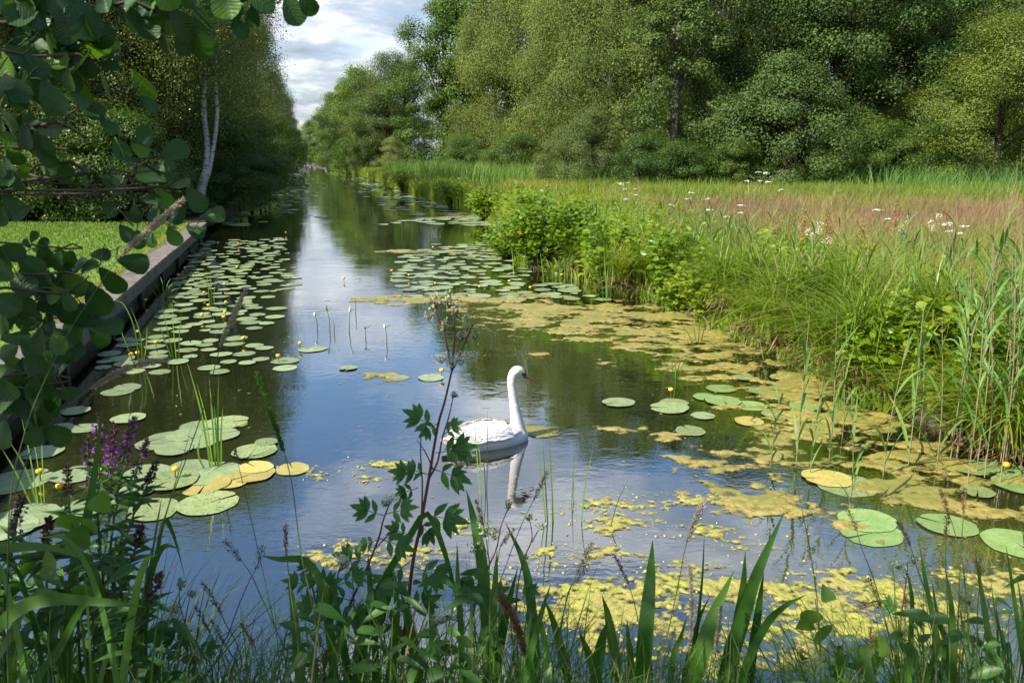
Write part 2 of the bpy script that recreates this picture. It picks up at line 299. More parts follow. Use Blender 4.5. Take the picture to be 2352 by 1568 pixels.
# ------------------------------------------------------------------ quay
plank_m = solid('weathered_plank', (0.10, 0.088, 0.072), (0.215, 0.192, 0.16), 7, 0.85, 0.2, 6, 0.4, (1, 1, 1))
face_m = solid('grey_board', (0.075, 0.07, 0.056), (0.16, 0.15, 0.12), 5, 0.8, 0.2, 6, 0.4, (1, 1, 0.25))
dark_m = solid('shaded_dark_timber', (0.018, 0.016, 0.012), (0.04, 0.036, 0.026), 6, 0.6)  # near black: the shade under the quay edge is put into this colour
quay = empty('quay', tuple(QA - [0, 0, ZQ]), 'grey weathered timber quay edging the lawn above the water', 'quay')
def qbox(name, a, b, i0, i1, z0, z1, mat):                   # a beam along the quay between inland offsets i0..i1
    mb = MB(); p = [a + qn * i0, b + qn * i0, b + qn * i1, a + qn * i1]; o = QA * [1, 1, 0]
    v = [[*x[:2], z0] for x in p] + [[*x[:2], z1] for x in p]
    mb.add(np.array(v) - o, [[0, 1, 2, 3], [7, 6, 5, 4], [0, 4, 5, 1], [1, 5, 6, 2], [2, 6, 7, 3], [3, 7, 4, 0]])
    ob = mb.build(name, mat, quay); bv = ob.modifiers.new('b', 'BEVEL'); bv.width = 0.012; bv.segments = 2; return ob
ln = np.linalg.norm(QC - QA); ns = 6
for i in range(ns):
    a, b = QA + qd * (ln * i / ns + 0.006), QA + qd * (ln * (i + 1) / ns - 0.006)
    dz = random.Random(i).uniform(-0.006, 0.006)
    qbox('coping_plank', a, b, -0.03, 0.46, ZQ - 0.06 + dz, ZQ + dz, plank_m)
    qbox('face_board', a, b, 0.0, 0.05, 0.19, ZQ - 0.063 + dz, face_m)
    qbox('shadow_backing', a, b, 0.14, 0.19, -0.2, 0.19, dark_m)  # dark backing added in place of the black shadow below the face
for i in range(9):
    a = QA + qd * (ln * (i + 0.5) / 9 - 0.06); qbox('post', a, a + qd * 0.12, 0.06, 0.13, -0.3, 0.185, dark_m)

# ------------------------------------------------------------------ trees
bark_d = solid('dark_bark', (0.025, 0.02, 0.014), (0.06, 0.05, 0.036), 9, 0.9, 0.1, 5, 0.5, (1, 1, 0.3))
bark_g = solid('grey_bark', (0.07, 0.06, 0.045), (0.13, 0.115, 0.09), 9, 0.9, 0.1, 5, 0.5, (1, 1, 0.3))
bark_w = solid('birch_bark', (0.07, 0.06, 0.05), (0.44, 0.42, 0.38), 5, 0.8, 0.2, 4, 0.3, (0.9, 0.9, 2.4), 0.36, 0.46)
F = dict(
 birch=leafmat('birch_leaf', (0.085, 0.130, 0.024), (0.190, 0.240, 0.058), 0.38, 0.55, 0.22, 0.45, 0.5),
 oak=leafmat('oak_leaf', (0.062, 0.125, 0.018), (0.175, 0.25, 0.035), 0.38, 0.5, 0.3, 0.5, 0.5),
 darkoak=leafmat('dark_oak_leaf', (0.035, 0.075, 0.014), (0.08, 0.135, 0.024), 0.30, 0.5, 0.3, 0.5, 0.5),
 willow=leafmat('willow_leaf', (0.115, 0.155, 0.038), (0.19, 0.23, 0.07), 0.38, 0.5, 0.3, 0.4, 0.6),
 ash=leafmat('ash_leaf', (0.045, 0.092, 0.022), (0.105, 0.165, 0.045), 0.32, 0.55, 0.2, 0.5, 0.6),
 gold=leafmat('sallow_leaf', (0.115, 0.165, 0.018), (0.20, 0.24, 0.034), 0.38, 0.5, 0.35, 0.45, 0.6),
 alder=leafmat('left_tree_leaf', (0.105, 0.145, 0.024), (0.20, 0.23, 0.06), 0.45, 0.38, 0.5, 0.4, 0.6),
 shade=leafmat('understory_leaf', (0.048, 0.10, 0.014), (0.115, 0.19, 0.03), 0.45, 0.42, 0.4, 0.4, 0.8))
def envelope(kind):
    if kind == 'oak': return lambda t: np.interp(t, [0, .08, .3, .55, .8, 1], [.55, .85, 1, .95, .7, .25])
    if kind == 'birch': return lambda t: np.interp(t, [0, .15, .4, .7, .9, 1], [.55, .85, 1, .75, .42, .12])
    if kind == 'bush': return lambda t: np.interp(t, [0, .2, .5, .8, 1], [.85, 1, .95, .65, .2])
    return lambda t: np.interp(t, [0, .2, .5, .8, 1], [.6, .95, 1, .7, .25])
def tree_meshes(name, kind, H, Rc, seed, nleaf, ls, leafm, bark, h0=0.05, nclump=170, tr=0.16, droop=0.0, cl=1.0, stems=1):
    g = rs(seed); env = envelope(kind); tb = MB(); cb = MB()
    for k in range(stems):
        off = g.normal(0, 0.05 * Rc * (stems > 1), 2); ln_ = g.normal(0, 0.03 * H + 0.25 * (stems > 1), 2)
        tp = np.array([[off[0], off[1], -0.2], [off[0] + ln_[0] * .2, off[1] + ln_[1] * .2, H * .25], [off[0] + ln_[0] * .6, off[1] + ln_[1] * .6, H * .6], [off[0] + ln_[0], off[1] + ln_[1], H * .93]])
        tube(tb, spline(tp, 9), [tr * 1.25, tr, tr * .6, tr * .12], 8)
    t = g.beta(1.15, 1.05, nclump); az = g.uniform(0, 2 * np.pi, nclump)
    lump = 0.72 + 0.55 * vnoise(az * 1.1 + seed, t * 4.5, seed)
    rr = Rc * env(t) * lump * np.where(g.rand(nclump) < 0.75, g.uniform(0.66, 1.0, nclump), g.uniform(0.15, 0.65, nclump))
    cz = H * (h0 + (0.985 - h0) * t) ; cc = np.stack([np.cos(az) * rr, np.sin(az) * rr, cz], 1); cc[:, 2] += g.normal(0, 0.02 * H, nclump)
    for i in g.choice(nclump, min(nclump, 34), replace=False):                  # limbs out to the clumps
        zb = max(0.05 * H, cc[i, 2] * g.uniform(0.55, 0.8)); b0 = np.array([0, 0, zb]); mid = (b0 + cc[i]) / 2 + [0, 0, 0.05 * H]
        tube(tb, spline([b0, mid, cc[i]], 6), [tr * .35, tr * .2, tr * .05], 5)
    per = np.maximum(8, g.dirichlet(np.full(nclump, 3.0)) * nleaf).astype(int); idx = np.repeat(np.arange(nclump), per); n = len(idx)
    sig = (Rc * 0.145 * cl * g.uniform(0.7, 1.4, nclump))[idx]
    d = g.normal(0, 1, (n, 3)); d = unit(d) * (g.rand(n)[:, None] ** 0.45) * 1.7
    pos = cc[idx] + d * sig[:, None] * np.array([1, 1, 0.72])
    if droop: k = g.rand(n); pos[:, 2] -= droop * k * g.rand(n) * H * 0.11
    pos[:, 2] = np.maximum(pos[:, 2], 0.12)
    out = unit(pos - np.array([0, 0, H * .45])); nr = unit(out * 0.45 + d * 0.55 + np.array([0, 0, 0.45]) + g.normal(0, 0.48, (n, 3)))
    dr = unit(np.cross(nr, g.normal(0, 1, (n, 3)))); dr[:, 2] -= 0.3 + droop; dr = unit(dr)
    cards(cb, pos, ls * g.uniform(0.65, 1.4, n), dr, nr, 0.72)
    return tb.mesh('trunk', bark), cb.mesh('crown', leafm)
def tree(name, meshes, loc, label, cat='tree', group=None, rz=0.0, s=1.0):
    o = empty(name, loc, label, cat, group, rz); o.scale = (s,) * 3 if isinstance(s, (int, float)) else s
    obj('trunk', meshes[0], o); obj('crown', meshes[1], o); return o
T = dict(
 birchA=tree_meshes('b', 'birch', 20, 4.3, 1, 80000, 0.10, F['birch'], bark_g, 0.04, 125, 0.17, 0.9, .92),
 birchB=tree_meshes('b', 'birch', 18, 4.6, 2, 80000, 0.10, F['birch'], bark_g, 0.04, 115, 0.17, 1.0, .95),
 oakA=tree_meshes('o', 'oak', 19, 5.2, 3, 60000, 0.165, F['oak'], bark_d, 0.04, 120, 0.26, 0.0, .9),
 oakB=tree_meshes('o', 'oak', 16, 5.0, 4, 52000, 0.165, F['oak'], bark_d, 0.04, 165, 0.24, 0.0, 1.1),
 darkA=tree_meshes('o', 'oak', 19, 4.0, 5, 50000, 0.14, F['darkoak'], bark_g, 0.02, 130, 0.22, 0.0, 0.95),
 darkB=tree_meshes('o', 'round', 19, 5.5, 6, 64000, 0.13, F['darkoak'], bark_d, 0.03, 120, 0.25, 0.2, .95),
 willow=tree_meshes('w', 'bush', 5, 2.3, 7, 30000, 0.075, F['willow'], bark_g, 0.04, 80, 0.07, 0.0, 1.1, 3),
 ash=tree_meshes('a', 'bush', 8, 3.6, 8, 40000, 0.115, F['ash'], bark_d, 0.03, 95, 0.12, 0.3, 1.1, 2),
 gold=tree_meshes('g', 'bush', 9, 4.1, 9, 64000, 0.085, F['gold'], bark_d, 0.03, 120, 0.13, 0.0, 1.1, 2),
 leftA=tree_meshes('l', 'round', 17, 4.2, 10, 85000, 0.078, F['alder'], bark_d, 0.14, 200, 0.16, 0.5),
 leftB=tree_meshes('l', 'birch', 18, 4.0, 11, 85000, 0.078, F['alder'], bark_d, 0.16, 210, 0.15, 0.7),
 shrub=tree_meshes('s', 'bush', 4, 2.2, 12, 28000, 0.075, F['shade'], bark_d, 0.03, 80, 0.05, 0.0, 1.15, 3),
)
GR = 'trees of the wood along the right bank'
row = [  # key, column, distance, target height, wobble seed, name, label
 ('oakB', 716, 262, 13, 'oak_tree', 'farthest small round tree where the right bank meets the horizon'),
 ('oakA', 742, 205, 12.5, 'oak_tree', 'small distant green tree next to the farthest on the right bank'),
 ('oakB', 775, 165, 13.6, 'oak_tree', 'distant round green tree, third along the far right bank'),
 ('oakA', 815, 138, 14.5, 'oak_tree', 'green tree stepping up the skyline left of the greyish willow'),
 ('birchB', 868, 112, 13, 'birch_tree', 'thin greyish green birch on the bank before the tall oaks'),
 ('oakB', 935, 112, 14.3, 'oak_tree', 'rounded green tree behind the left edge of the tall oak'),
 ('darkB', 893, 106, 15.0, 'broadleaf_tree', 'full green tree filling the skyline left of the tall oak'), ('oakB', 838, 122, 14.5, 'oak_tree', 'round tree before the thin birch on the far right bank'), ('darkB', 795, 150, 13.5, 'broadleaf_tree', 'full crowned tree low on the far right skyline'), ('oakA', 1022, 92, 19.0, 'oak_tree', 'tall bright green oak standing against the clouds beside the sky gap'),
 ('oakB', 1110, 90, 22.5, 'oak_tree', 'tall oak rising behind the reed bed, right of the skyline oak'),
 ('birchA', 1135, 84, 23, 'birch_tree', 'grey green birch whose crown rises right of the two oaks'),
 ('birchB', 1215, 76, 22, 'birch_tree', 'drooping birch above the right half of the reed bed'),
 ('birchA', 1300, 68, 22, 'birch_tree', 'pale drooping birch left of the round willow bush'),
 ('birchB', 1395, 63, 22, 'birch_tree', 'pale birch towering behind the round willow bush'),
 ('darkA', 1545, 52, 17, 'oak_tree', 'dark oak with leafy clumps standing in front of pale birches'),
 ('birchA', 1490, 60, 21, 'birch_tree', 'pale birch directly behind the dark clumpy oak'),
 ('birchB', 1640, 57, 20, 'birch_tree', 'olive birch between the dark oak and the spreading ash bush'),
 ('darkB', 1755, 57, 21, 'broadleaf_tree', 'dark tall tree above the spreading ash bush'),
 ('darkB', 1915, 54, 20, 'broadleaf_tree', 'darkest tall tree right of the ash bush'),
 ('darkB', 2050, 53, 15, 'broadleaf_tree', 'deep green tree in the shade left of the golden bush'),
 ('birchB', 2120, 60, 21, 'birch_tree', 'olive birch rising behind the golden bush'),
 ('oakA', 2010, 64, 21, 'oak_tree', 'lighter green oak far back above the darkest trees'),
 ('birchA', 2235, 60, 20, 'birch_tree', 'grey green birch over the golden bush, near the right edge'),
 ('birchB', 2350, 56, 20, 'birch_tree', 'tall birch at the right edge behind the golden bush'),
 ('darkB', 2460, 54, 19, 'broadleaf_tree', 'dark tree standing past the right edge of the golden bush'),
 ('oakB', 1420, 78, 22, 'oak_tree', 'oak at the back of the wood, between the pale birches'),
 ('darkB', 1580, 72, 23, 'broadleaf_tree', 'tall dark tree at the back behind the clumpy oak'),
 ('darkB', 1260, 92, 22, 'broadleaf_tree', 'dark tree at the back behind the drooping birches'),
 ('oakB', 1830, 70, 24, 'oak_tree', 'oak at the back above the dark gap in the wood'),
 ('darkB', 2160, 72, 23, 'broadleaf_tree', 'dark tree at the back between golden bush and birches'),
 ('darkB', 1340, 95, 27, 'broadleaf_tree', 'hidden dark tree deep in the wood behind the pale birches'), ('darkB', 1500, 90, 27, 'broadleaf_tree', 'dark tree deep in the wood behind the left birches'), ('darkB', 1690, 92, 28, 'broadleaf_tree', 'dark tree deep in the wood behind the ash bush'), ('darkB', 1930, 90, 28, 'broadleaf_tree', 'dark tree deep in the wood behind its darkest part'), ('darkB', 2080, 88, 27, 'broadleaf_tree', 'dark tree deep in the wood left of the golden bush'), ('darkB', 2300, 85, 27, 'broadleaf_tree', 'dark tree deep in the wood behind the golden bush'), ('birchB', 1180, 100, 22, 'birch_tree', 'birch at the back of the wood behind the reed bed'),
]
hts = dict(birchA=20, birchB=18, oakA=19, oakB=16, darkA=19, darkB=19, willow=5, ash=8, gold=9, leftA=17, leftB=18, shrub=4)
def plant(i, key, vx, y, h, name, label, cat, group, wide=1.0):
    s = h / hts[key]; sw = (0.55 * s + 0.45) * wide
    return tree(name, T[key], tuple(GX(vx, y)), label, cat, group, (i * 2.4) % 6.28, (sw, sw, s))
for i, (key, vx, y, h, nm, lb) in enumerate(row): plant(i, key, vx, y, h, nm, lb, 'tree', GR, 1.08)
GB = 'bushes at the foot of the right wood'
for i, (key, vx, y, h, nm, lb) in enumerate([
 ('willow', 1362, 50, 4.7, 'willow_bush', 'round grey green willow bush at the right end of the reed bed'),
 ('willow', 1302, 56, 4.0, 'willow_bush', 'smaller willow bush tucked left of the round willow bush'),
 ('shrub', 1478, 48.5, 3.4, 'oak_bush', 'low dark oak bush at the foot of the clumpy dark oak'),
 ('shrub', 1575, 47.5, 3.0, 'oak_bush', 'low leafy oak bush right of the dark oak trunk'),
 ('ash', 1800, 48, 7.6, 'ash_bush', 'large spreading ash bush with feathery blue green leaves'),
 ('ash', 1700, 51, 6.0, 'ash_bush', 'smaller ash bush between the dark oak and the spreading ash'),
 ('shrub', 1690, 47.5, 3.0, 'dark_bush', 'small dark bush under the left side of the spreading ash'),
 ('shrub', 1905, 47.5, 3.6, 'dark_bush', 'dark bush under the right side of the spreading ash'),
 ('shrub', 2010, 48, 4.4, 'dark_bush', 'dark bush in the deepest shade of the wood edge'),
 ('shrub', 2110, 48, 4.0, 'dark_bush', 'dark bush at the foot of the golden bush on its shaded side'),
 ('gold', 2275, 46, 9.2, 'sallow_bush', 'big golden green sallow bush at the right edge'),
 ('gold', 2170, 51, 7.6, 'sallow_bush', 'golden sallow bush behind and left of the biggest golden bush'),
 ('willow', 905, 96, 4.2, 'willow_bush', 'low bush at the water side left of the reed bed'),
 ('willow', 845, 110, 5.5, 'willow_bush', 'greyish bush leaning over the far right bank'),
 ('shrub', 800, 130, 5.0, 'dark_bush', 'dark bush on the far right bank beneath the skyline trees'),
 ('willow', 762, 165, 6.0, 'willow_bush', 'pale bush on the distant right bank'),
 ('willow', 728, 215, 6.5, 'willow_bush', 'farthest pale bush by the vanishing end of the canal'),
 ('shrub', 1180, 66, 4.0, 'dark_bush', 'dark bush behind the middle of the reed bed'),
 ('shrub', 1060, 76, 4.0, 'dark_bush', 'dark bush behind the reeds below the tall oak')]):
    plant(i + 40, key, vx, y, h, nm, lb, 'bush', GB, 1.1)
GL = 'trees of the wood along the left bank'
left = [
 ('leftA', -160, 29, 12, 'tall shaded tree beyond the left edge behind the lawn'), ('leftB', -40, 31, 12.3, 'shaded tree behind the lawn at the left edge'),
 ('leftA', 75, 30, 12, 'dark tree behind the lawn, second from the left edge'), ('leftB', 175, 32, 12.5, 'dark tree with a thin trunk behind the middle of the lawn'),
 ('leftA', 275, 30.5, 12, 'dark tree behind the lawn left of the white birch'), ('leftB', 365, 33, 13, 'tall olive tree close left of the white birch'),
 ('leftA', 425, 36, 14, 'tall olive tree just behind the white birch'), ('leftB', 482, 42, 15.5, 'tall tree right of the white birch near the water'),
 ('leftA', 510, 50, 17.5, 'dark tree over the left bank, second after the birch'), ('leftB', 540, 62, 18, 'dark tree over the left bank, third after the birch'),
 ('leftA', 562, 78, 18.5, 'dark tree on the left bank forming the skyline corner'), ('leftB', 602, 100, 18, 'drooping tree on the left bank below the skyline corner'),
 ('leftA', 630, 130, 15, 'grey drooping tree hanging over the distant left bank'), ('leftB', 656, 175, 15.5, 'far greyish tree at the end of the left bank'),
 ('leftA', 671, 235, 13, 'farthest tree of the left bank by the vanishing point'), ('leftA', 120, 38, 15, 'tree at the back of the left wood, behind the lawn'),
 ('leftB', 310, 40, 15.5, 'tree at the back of the left wood, left of the birch'), ('leftA', 470, 75, 20, 'tree deep in the left wood beyond the birch'), ('leftB', 520, 110, 22, 'tree deep in the left wood far along the canal'), ('leftA', 400, 60, 19, 'tree deep in the left wood behind the birch'), ('leftB', 570, 150, 22, 'tree deep in the left wood near its far end'), ('leftB', -10, 40, 15.5, 'tree at the back of the left wood near the edge')]
for i, (key, vx, y, h, lb) in enumerate(left): plant(i + 80, key, vx, y, h, 'birch_tree' if key[:5] == 'birch' else 'alder_tree', lb, 'tree', GL, 1.0)
GU = 'shrubs under the left wood'
for i, (vx, y, h, lb) in enumerate([
 (-120, 27.5, 4.2, 'leafy shrub at the far left behind the lawn'), (-30, 27.8, 3.6, 'leafy shrub at the left edge of the lawn'), (50, 28.2, 4.4, 'leafy shrub behind the lawn, near the left edge'),
 (135, 28, 3.8, 'low shrub behind the left half of the lawn'), (215, 28.5, 4.3, 'leafy shrub behind the middle of the lawn'), (300, 28.4, 3.6, 'dark low shrub behind the right half of the lawn'),
 (335, 29.5, 2.6, 'shrub left of the white birch trunk'), (415, 30.2, .9, 'low shrub at the foot of the white birch'), (553, 34, 2.2, 'shrub leaning over the water right of the birch'),
 (565, 38, 3.2, 'shrub overhanging the water past the quay'), (583, 44, 4.2, 'dark shrub trailing into the water on the left bank'), (612, 55, 5.0, 'dark shrub on the left bank farther along'),
 (634, 72, 5.5, 'far shrub on the left bank under the drooping tree'), (652, 100, 6.0, 'distant shrub low over the left water edge'), (667, 150, 7.0, 'farthest shrub of the left bank'),
 (470, 46, 6.5, 'tall shrub in the gap behind the birch and the water'), (520, 62, 8, 'tall dark shrub farther in along the left bank'), (556, 85, 9, 'tall dark shrub far along in the left wood'), (600, 120, 10, 'tall shrub at the far end of the left wood'), (420, 46, 7, 'tall shrub deep in the shade left of the gap'), (95, 34, 6.0, 'tall shrub in the shade behind the lawn'), (250, 35, 6.5, 'tall shrub in the shade left of the birch'), (400, 37, 6.5, 'tall shrub in the shade behind the birch')]):
    plant(i + 120, 'shrub', vx, y, h, 'leafy_shrub', lb, 'shrub', GU, 1.0)
# the white birch with two trunks
bo = GX(458, 31); br = empty('white_birch', tuple(bo), 'white birch with two forked trunks at the end of the quay', 'tree')
def bp(vx, vy, d=31.6): return V(vx, vy, d) - bo
tb = MB(); tube(tb, spline([bp(452, 520), bp(462, 440), bp(474, 385), bp(476, 330), bp(468, 250), bp(472, 150), bp(478, 40), bp(470, -60)], 30), [.21, .18, .14, .11, .10, .085, .06, .02], 10); tb.build('trunk', bark_w, br, True)
tb = MB(); tube(tb, spline([bp(460, 450), bp(478, 400), bp(490, 340), bp(499, 260), bp(494, 170), bp(500, 60), bp(520, -60)], 26), [.12, .10, .08, .075, .065, .045, .015], 9); tb.build('trunk', bark_w, br, True)
g = rs(77); cb = MB(); nb = 70; ba, brd = g.uniform(0, 6.28, nb), 2.3 * g.rand(nb) ** .5; cc = np.stack([.2 + brd * np.cos(ba), .2 + brd * np.sin(ba), g.uniform(5.2, 11.8, nb)], 1)
for i in range(0, nb, 3): tube(tb, spline([[0.2, 0.1, cc[i, 2] - 1.5], (cc[i] + [0.2, 0, 0.3]) * [.5, .5, 1], cc[i]], 5), [.05, .03, .01], 4)
idx = np.repeat(np.arange(nb), 520); n = len(idx); pos = cc[idx] + np.clip(g.normal(0, 0.42, (n, 3)), -.9, .9); pos[:, 2] -= g.rand(n) ** 2 * 1.6
nr = unit(g.normal(0, 1, (n, 3))); dr = unit(np.cross(nr, g.normal(0, 1, (n, 3)))); cards(cb, pos, 0.07 * g.uniform(.7, 1.3, n), dr, nr, 0.75); cb.build('crown', F['alder'], br)
# ------------------------------------------------------------------ lawn and meadow grass (uncountable)
gm = dict(
 lawn=leafmat('lawn_blade', (0.12, 0.19, 0.022), (0.19, 0.245, 0.05), 0.40, 0.5, 0.3, 0.5, 0.8, objvar=0, odd=(0.28, 0.25, 0.12), oddf=0.05),
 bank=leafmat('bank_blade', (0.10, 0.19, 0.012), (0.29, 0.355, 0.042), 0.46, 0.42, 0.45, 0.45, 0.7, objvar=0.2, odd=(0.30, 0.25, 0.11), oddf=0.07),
 sedge=leafmat('sedge_blade', (0.125, 0.22, 0.010), (0.31, 0.375, 0.035), 0.46, 0.42, 0.45, 0.4, 2.0, objvar=0.3, odd=(0.33, 0.27, 0.12), oddf=0.08),
 dead=leafmat('dead_blade', (0.16, 0.10, 0.05), (0.30, 0.21, 0.11), 0.25, 0.7, 0.2, 0.2, 2.0, (1, 1, 0.9), 0.2),
 brown=leafmat('bent_grass_haze', (0.235, 0.13, 0.08), (0.37, 0.23, 0.145), 0.35, 0.7, 0.2, 0.5, 0.4, (1, 1, 0.9), 0),
 straw=leafmat('meadow_blade', (0.19, 0.24, 0.03), (0.38, 0.35, 0.08), 0.46, 0.5, 0.3, 0.5, 0.35, objvar=0, odd=(0.36, 0.24, 0.10), oddf=0.08),
 reed=leafmat('reed_blade', (0.10, 0.225, 0.04), (0.19, 0.31, 0.075), 0.42, 0.42, 0.4, 0.4, 0.7, objvar=0.25),
 bush=leafmat('alder_bush_leaf', (0.11, 0.21, 0.012), (0.28, 0.38, 0.03), 0.45, 0.32, 0.45, 0.45, 2.0, objvar=0.25, odd=(0.36, 0.24, 0.05), oddf=0.015),
 iris=leafmat('iris_blade', (0.032, 0.10, 0.012), (0.065, 0.16, 0.02), 0.34, 0.42, 0.3, 0.3, 3.0, objvar=0.3),
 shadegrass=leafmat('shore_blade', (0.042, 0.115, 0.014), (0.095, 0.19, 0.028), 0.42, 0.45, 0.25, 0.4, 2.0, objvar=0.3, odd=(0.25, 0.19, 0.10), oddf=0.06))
g = rs(21)
def scatter_stuff(name, label, cat, x, y, z, h, wd, mat, lean=(0.2, 0.7), segs=3, seed=0, droop=1.6):
    n = len(x); r = rs(seed); mb = MB()
    blades(mb, np.stack([x, y, z], 1), h, wd, r.uniform(0, 2 * np.pi, n), r.uniform(*lean, n), segs, r.uniform(0, np.pi, n), 0, droop)
    return tag(mb.build(name, mat), label, cat, None, 'stuff')
def inpoly(x, y, poly):
    r = np.zeros(len(x), bool); j = len(poly) - 1
    for i in range(len(poly)):
        xi, yi, xj, yj = poly[i][0], poly[i][1], poly[j][0], poly[j][1]
        r ^= ((yi > y) != (yj > y)) & (x < (xj - xi) * (y - yi) / (yj - yi + 1e-12) + xi); j = i
    return r
lp = [q0 + qn * -0.08, q1 + qn * -0.08, near, far]
n = 90000; y = g.uniform(4, 27, n); y = 4 + (y - 4); x = g.uniform(-24, -2, n); k = inpoly(x, y, lp) & (abs(x) < y * 0.75 + 1); x, y = x[k], y[k]
scatter_stuff('lawn_grass', 'short mown grass of the lawn', 'grass', x, y, np.full(len(x), zl), g.uniform(.03, .075, len(x)) * (1 + y / 30), 0.006 + 0.0011 * y, gm['lawn'], (0.2, 1.0), 2, 1)
n = 5200; u = g.rand(n) ** .8; e = q0[None] * (1 - u[:, None]) + q1[None] * u[:, None] - qn[None] * np.abs(g.normal(0, .05, n))[:, None] * (fbm(u * 40, u * 0, 3, 2) > .42)[:, None] + qn[None] * g.uniform(0, .12, n)[:, None]
scatter_stuff('edge_grass', 'longer uneven grass growing over the inner edge of the quay', 'grass', e[:, 0], e[:, 1], np.full(n, zl), g.uniform(.05, .17, n), 0.006 + 0.0008 * e[:, 1], gm['straw'], (0.3, 1.2), 3, 9)
def inland(y): return rb_x(y)
# meadow: bands follow the photograph: straw green near the bank, a reddish band of bent grass, bright green sedge, tall reeds behind
def field(n, y0, y1, pw=1.0, lo=0.2, hi=None, seed=0):
    r = rs(seed); y = y0 + (y1 - y0) * r.rand(n) ** pw; xr = (2352 + 260 - 1176) / FPX * (y * 1.0) + 1.5; xl = inland(y) + lo
    x = xl + (np.minimum(xr, xl + hi) - xl if hi else xr - xl) * r.rand(n); k = x < xr; return x[k], y[k]
bx = lambda y: np.interp(y, [8, 12, 16, 20, 25, 32, 40, 60], [1.6, 2.4, 3.2, 4.0, 4.5, 4.5, 5, 6])    # width of the green bank strip
x, y = field(64000, 8, 60, 1.3, 0.6, seed=31); d = x - inland(y); nz = fbm(x * 0.25, y * 0.12, 3, 3)
k = (d > bx(y) * (0.6 + nz)) & (y > 8) ; xs_, ys_ = x[k], y[k]; red = np.exp(-((ys_ - 23 - 2 * nz[k] ) / 7.5) ** 2)
g2 = rs(5); kr = g2.rand(len(xs_)) < red * np.clip(2.6 * fbm(xs_ * .45, ys_ * .5, 3, 77) - .25, .25, 1.05)
h_ = g2.uniform(.55, .85, len(xs_))
scatter_stuff('bent_grass', 'reddish brown haze of flowering bent grass in the meadow', 'grass', np.repeat(xs_[kr], 3) + g2.normal(0, .12, 3 * kr.sum()), np.repeat(ys_[kr], 3) + g2.normal(0, .12, 3 * kr.sum()), np.full(3 * kr.sum(), 0.36), g2.uniform(.55, .95, 3 * kr.sum()), 0.004 + 0.0009 * np.repeat(ys_[kr], 3), gm['brown'], (0.1, 0.45), 2, 2)
kk = ~kr
scatter_stuff('meadow_grass', 'straw green tall grass of the meadow', 'grass', np.repeat(xs_[kk], 2) + g2.normal(0, .1, 2 * kk.sum()), np.repeat(ys_[kk], 2) + g2.normal(0, .1, 2 * kk.sum()), np.full(2 * kk.sum(), 0.36), g2.uniform(.5, 1.0, 2 * kk.sum()), 0.006 + 0.0009 * np.repeat(ys_[kk], 2), gm['straw'], (0.15, 0.6), 3, 3)
x, y = field(30000, 29, 50, 1.0, 7, seed=33); nz = fbm(x * .2, y * .2, 3, 8); k = nz > 0.40; x, y = x[k], y[k]
scatter_stuff('meadow_sedge', 'bright green sedge at the back of the meadow', 'grass', x, y, np.full(len(x), 0.36), g2.uniform(.7, 1.25, len(x)), 0.008 + 0.0009 * y, gm['bank'], (0.15, 0.6), 3, 4)
x, y = field(44000, 48, 95, 1.0, 0.8, seed=34); k = (x - inland(y) > 0.8) & (x < np.interp(y, [48, 60, 95], [6.5, 6.5, 9]) ) & (x > inland(y)) & ((y > 55) | (x > 3)); x, y = x[k], y[k]
scatter_stuff('reed_bed', 'tall bright green reed bed before the oaks', 'reeds', x, y, np.full(len(x), 0.3), g2.uniform(1.5, 2.25, len(x)), 0.012 + 0.0006 * y, gm['reed'], (0.08, 0.35), 3, 5)
x, y = field(2600, 38, 47, 1.0, 22, seed=35); k = x > 12; x, y = x[k], y[k]
scatter_stuff('back_reeds', 'scattered tall reeds along the back of the meadow', 'reeds', x, y, np.full(len(x), 0.35), g2.uniform(1.1, 2.2, len(x)), np.full(len(x), 0.035), gm['reed'], (0.1, 0.5), 4, 6)
# the bank strip: dense grass and herbs, near to far
x, y = field(52000, 5.5, 40, 1.9, -0.12, 6.5, seed=36); d = x - inland(y); k = (d < bx(y) * 1.25) & (fbm(x * 1.1, y * 1.1, 3, 4) > 0.30); x, y, d = x[k], y[k], d[k]
hb = (0.35 + 0.55 * fbm(x * 0.9, y * 0.9, 3, 6)) * np.clip(0.45 + d * 0.9, 0.4, 1.1)
scatter_stuff('bank_grass', 'rank green grass and sedge covering the right bank', 'grass', x, y, np.interp(d, [0, .25, .9, 4], [-.02, .18, .35, .38]), hb * g2.uniform(.5, 1.45, len(x)), (0.015 + 0.001 * y) * g2.uniform(.5, 2.5, len(x)), gm['bank'], (0.1, 1.25), 4, 7)
x, y = field(24000, 36, 160, 1.0, -0.5, 3.0, seed=37); scatter_stuff('far_bank_grass', 'grassy fringe of the distant right bank', 'grass', x, y, np.full(len(x), 0.1), g2.uniform(.5, 1.4, len(x)), 0.012 + 0.0008 * y, gm['bank'], (0.1, 0.6), 3, 8)
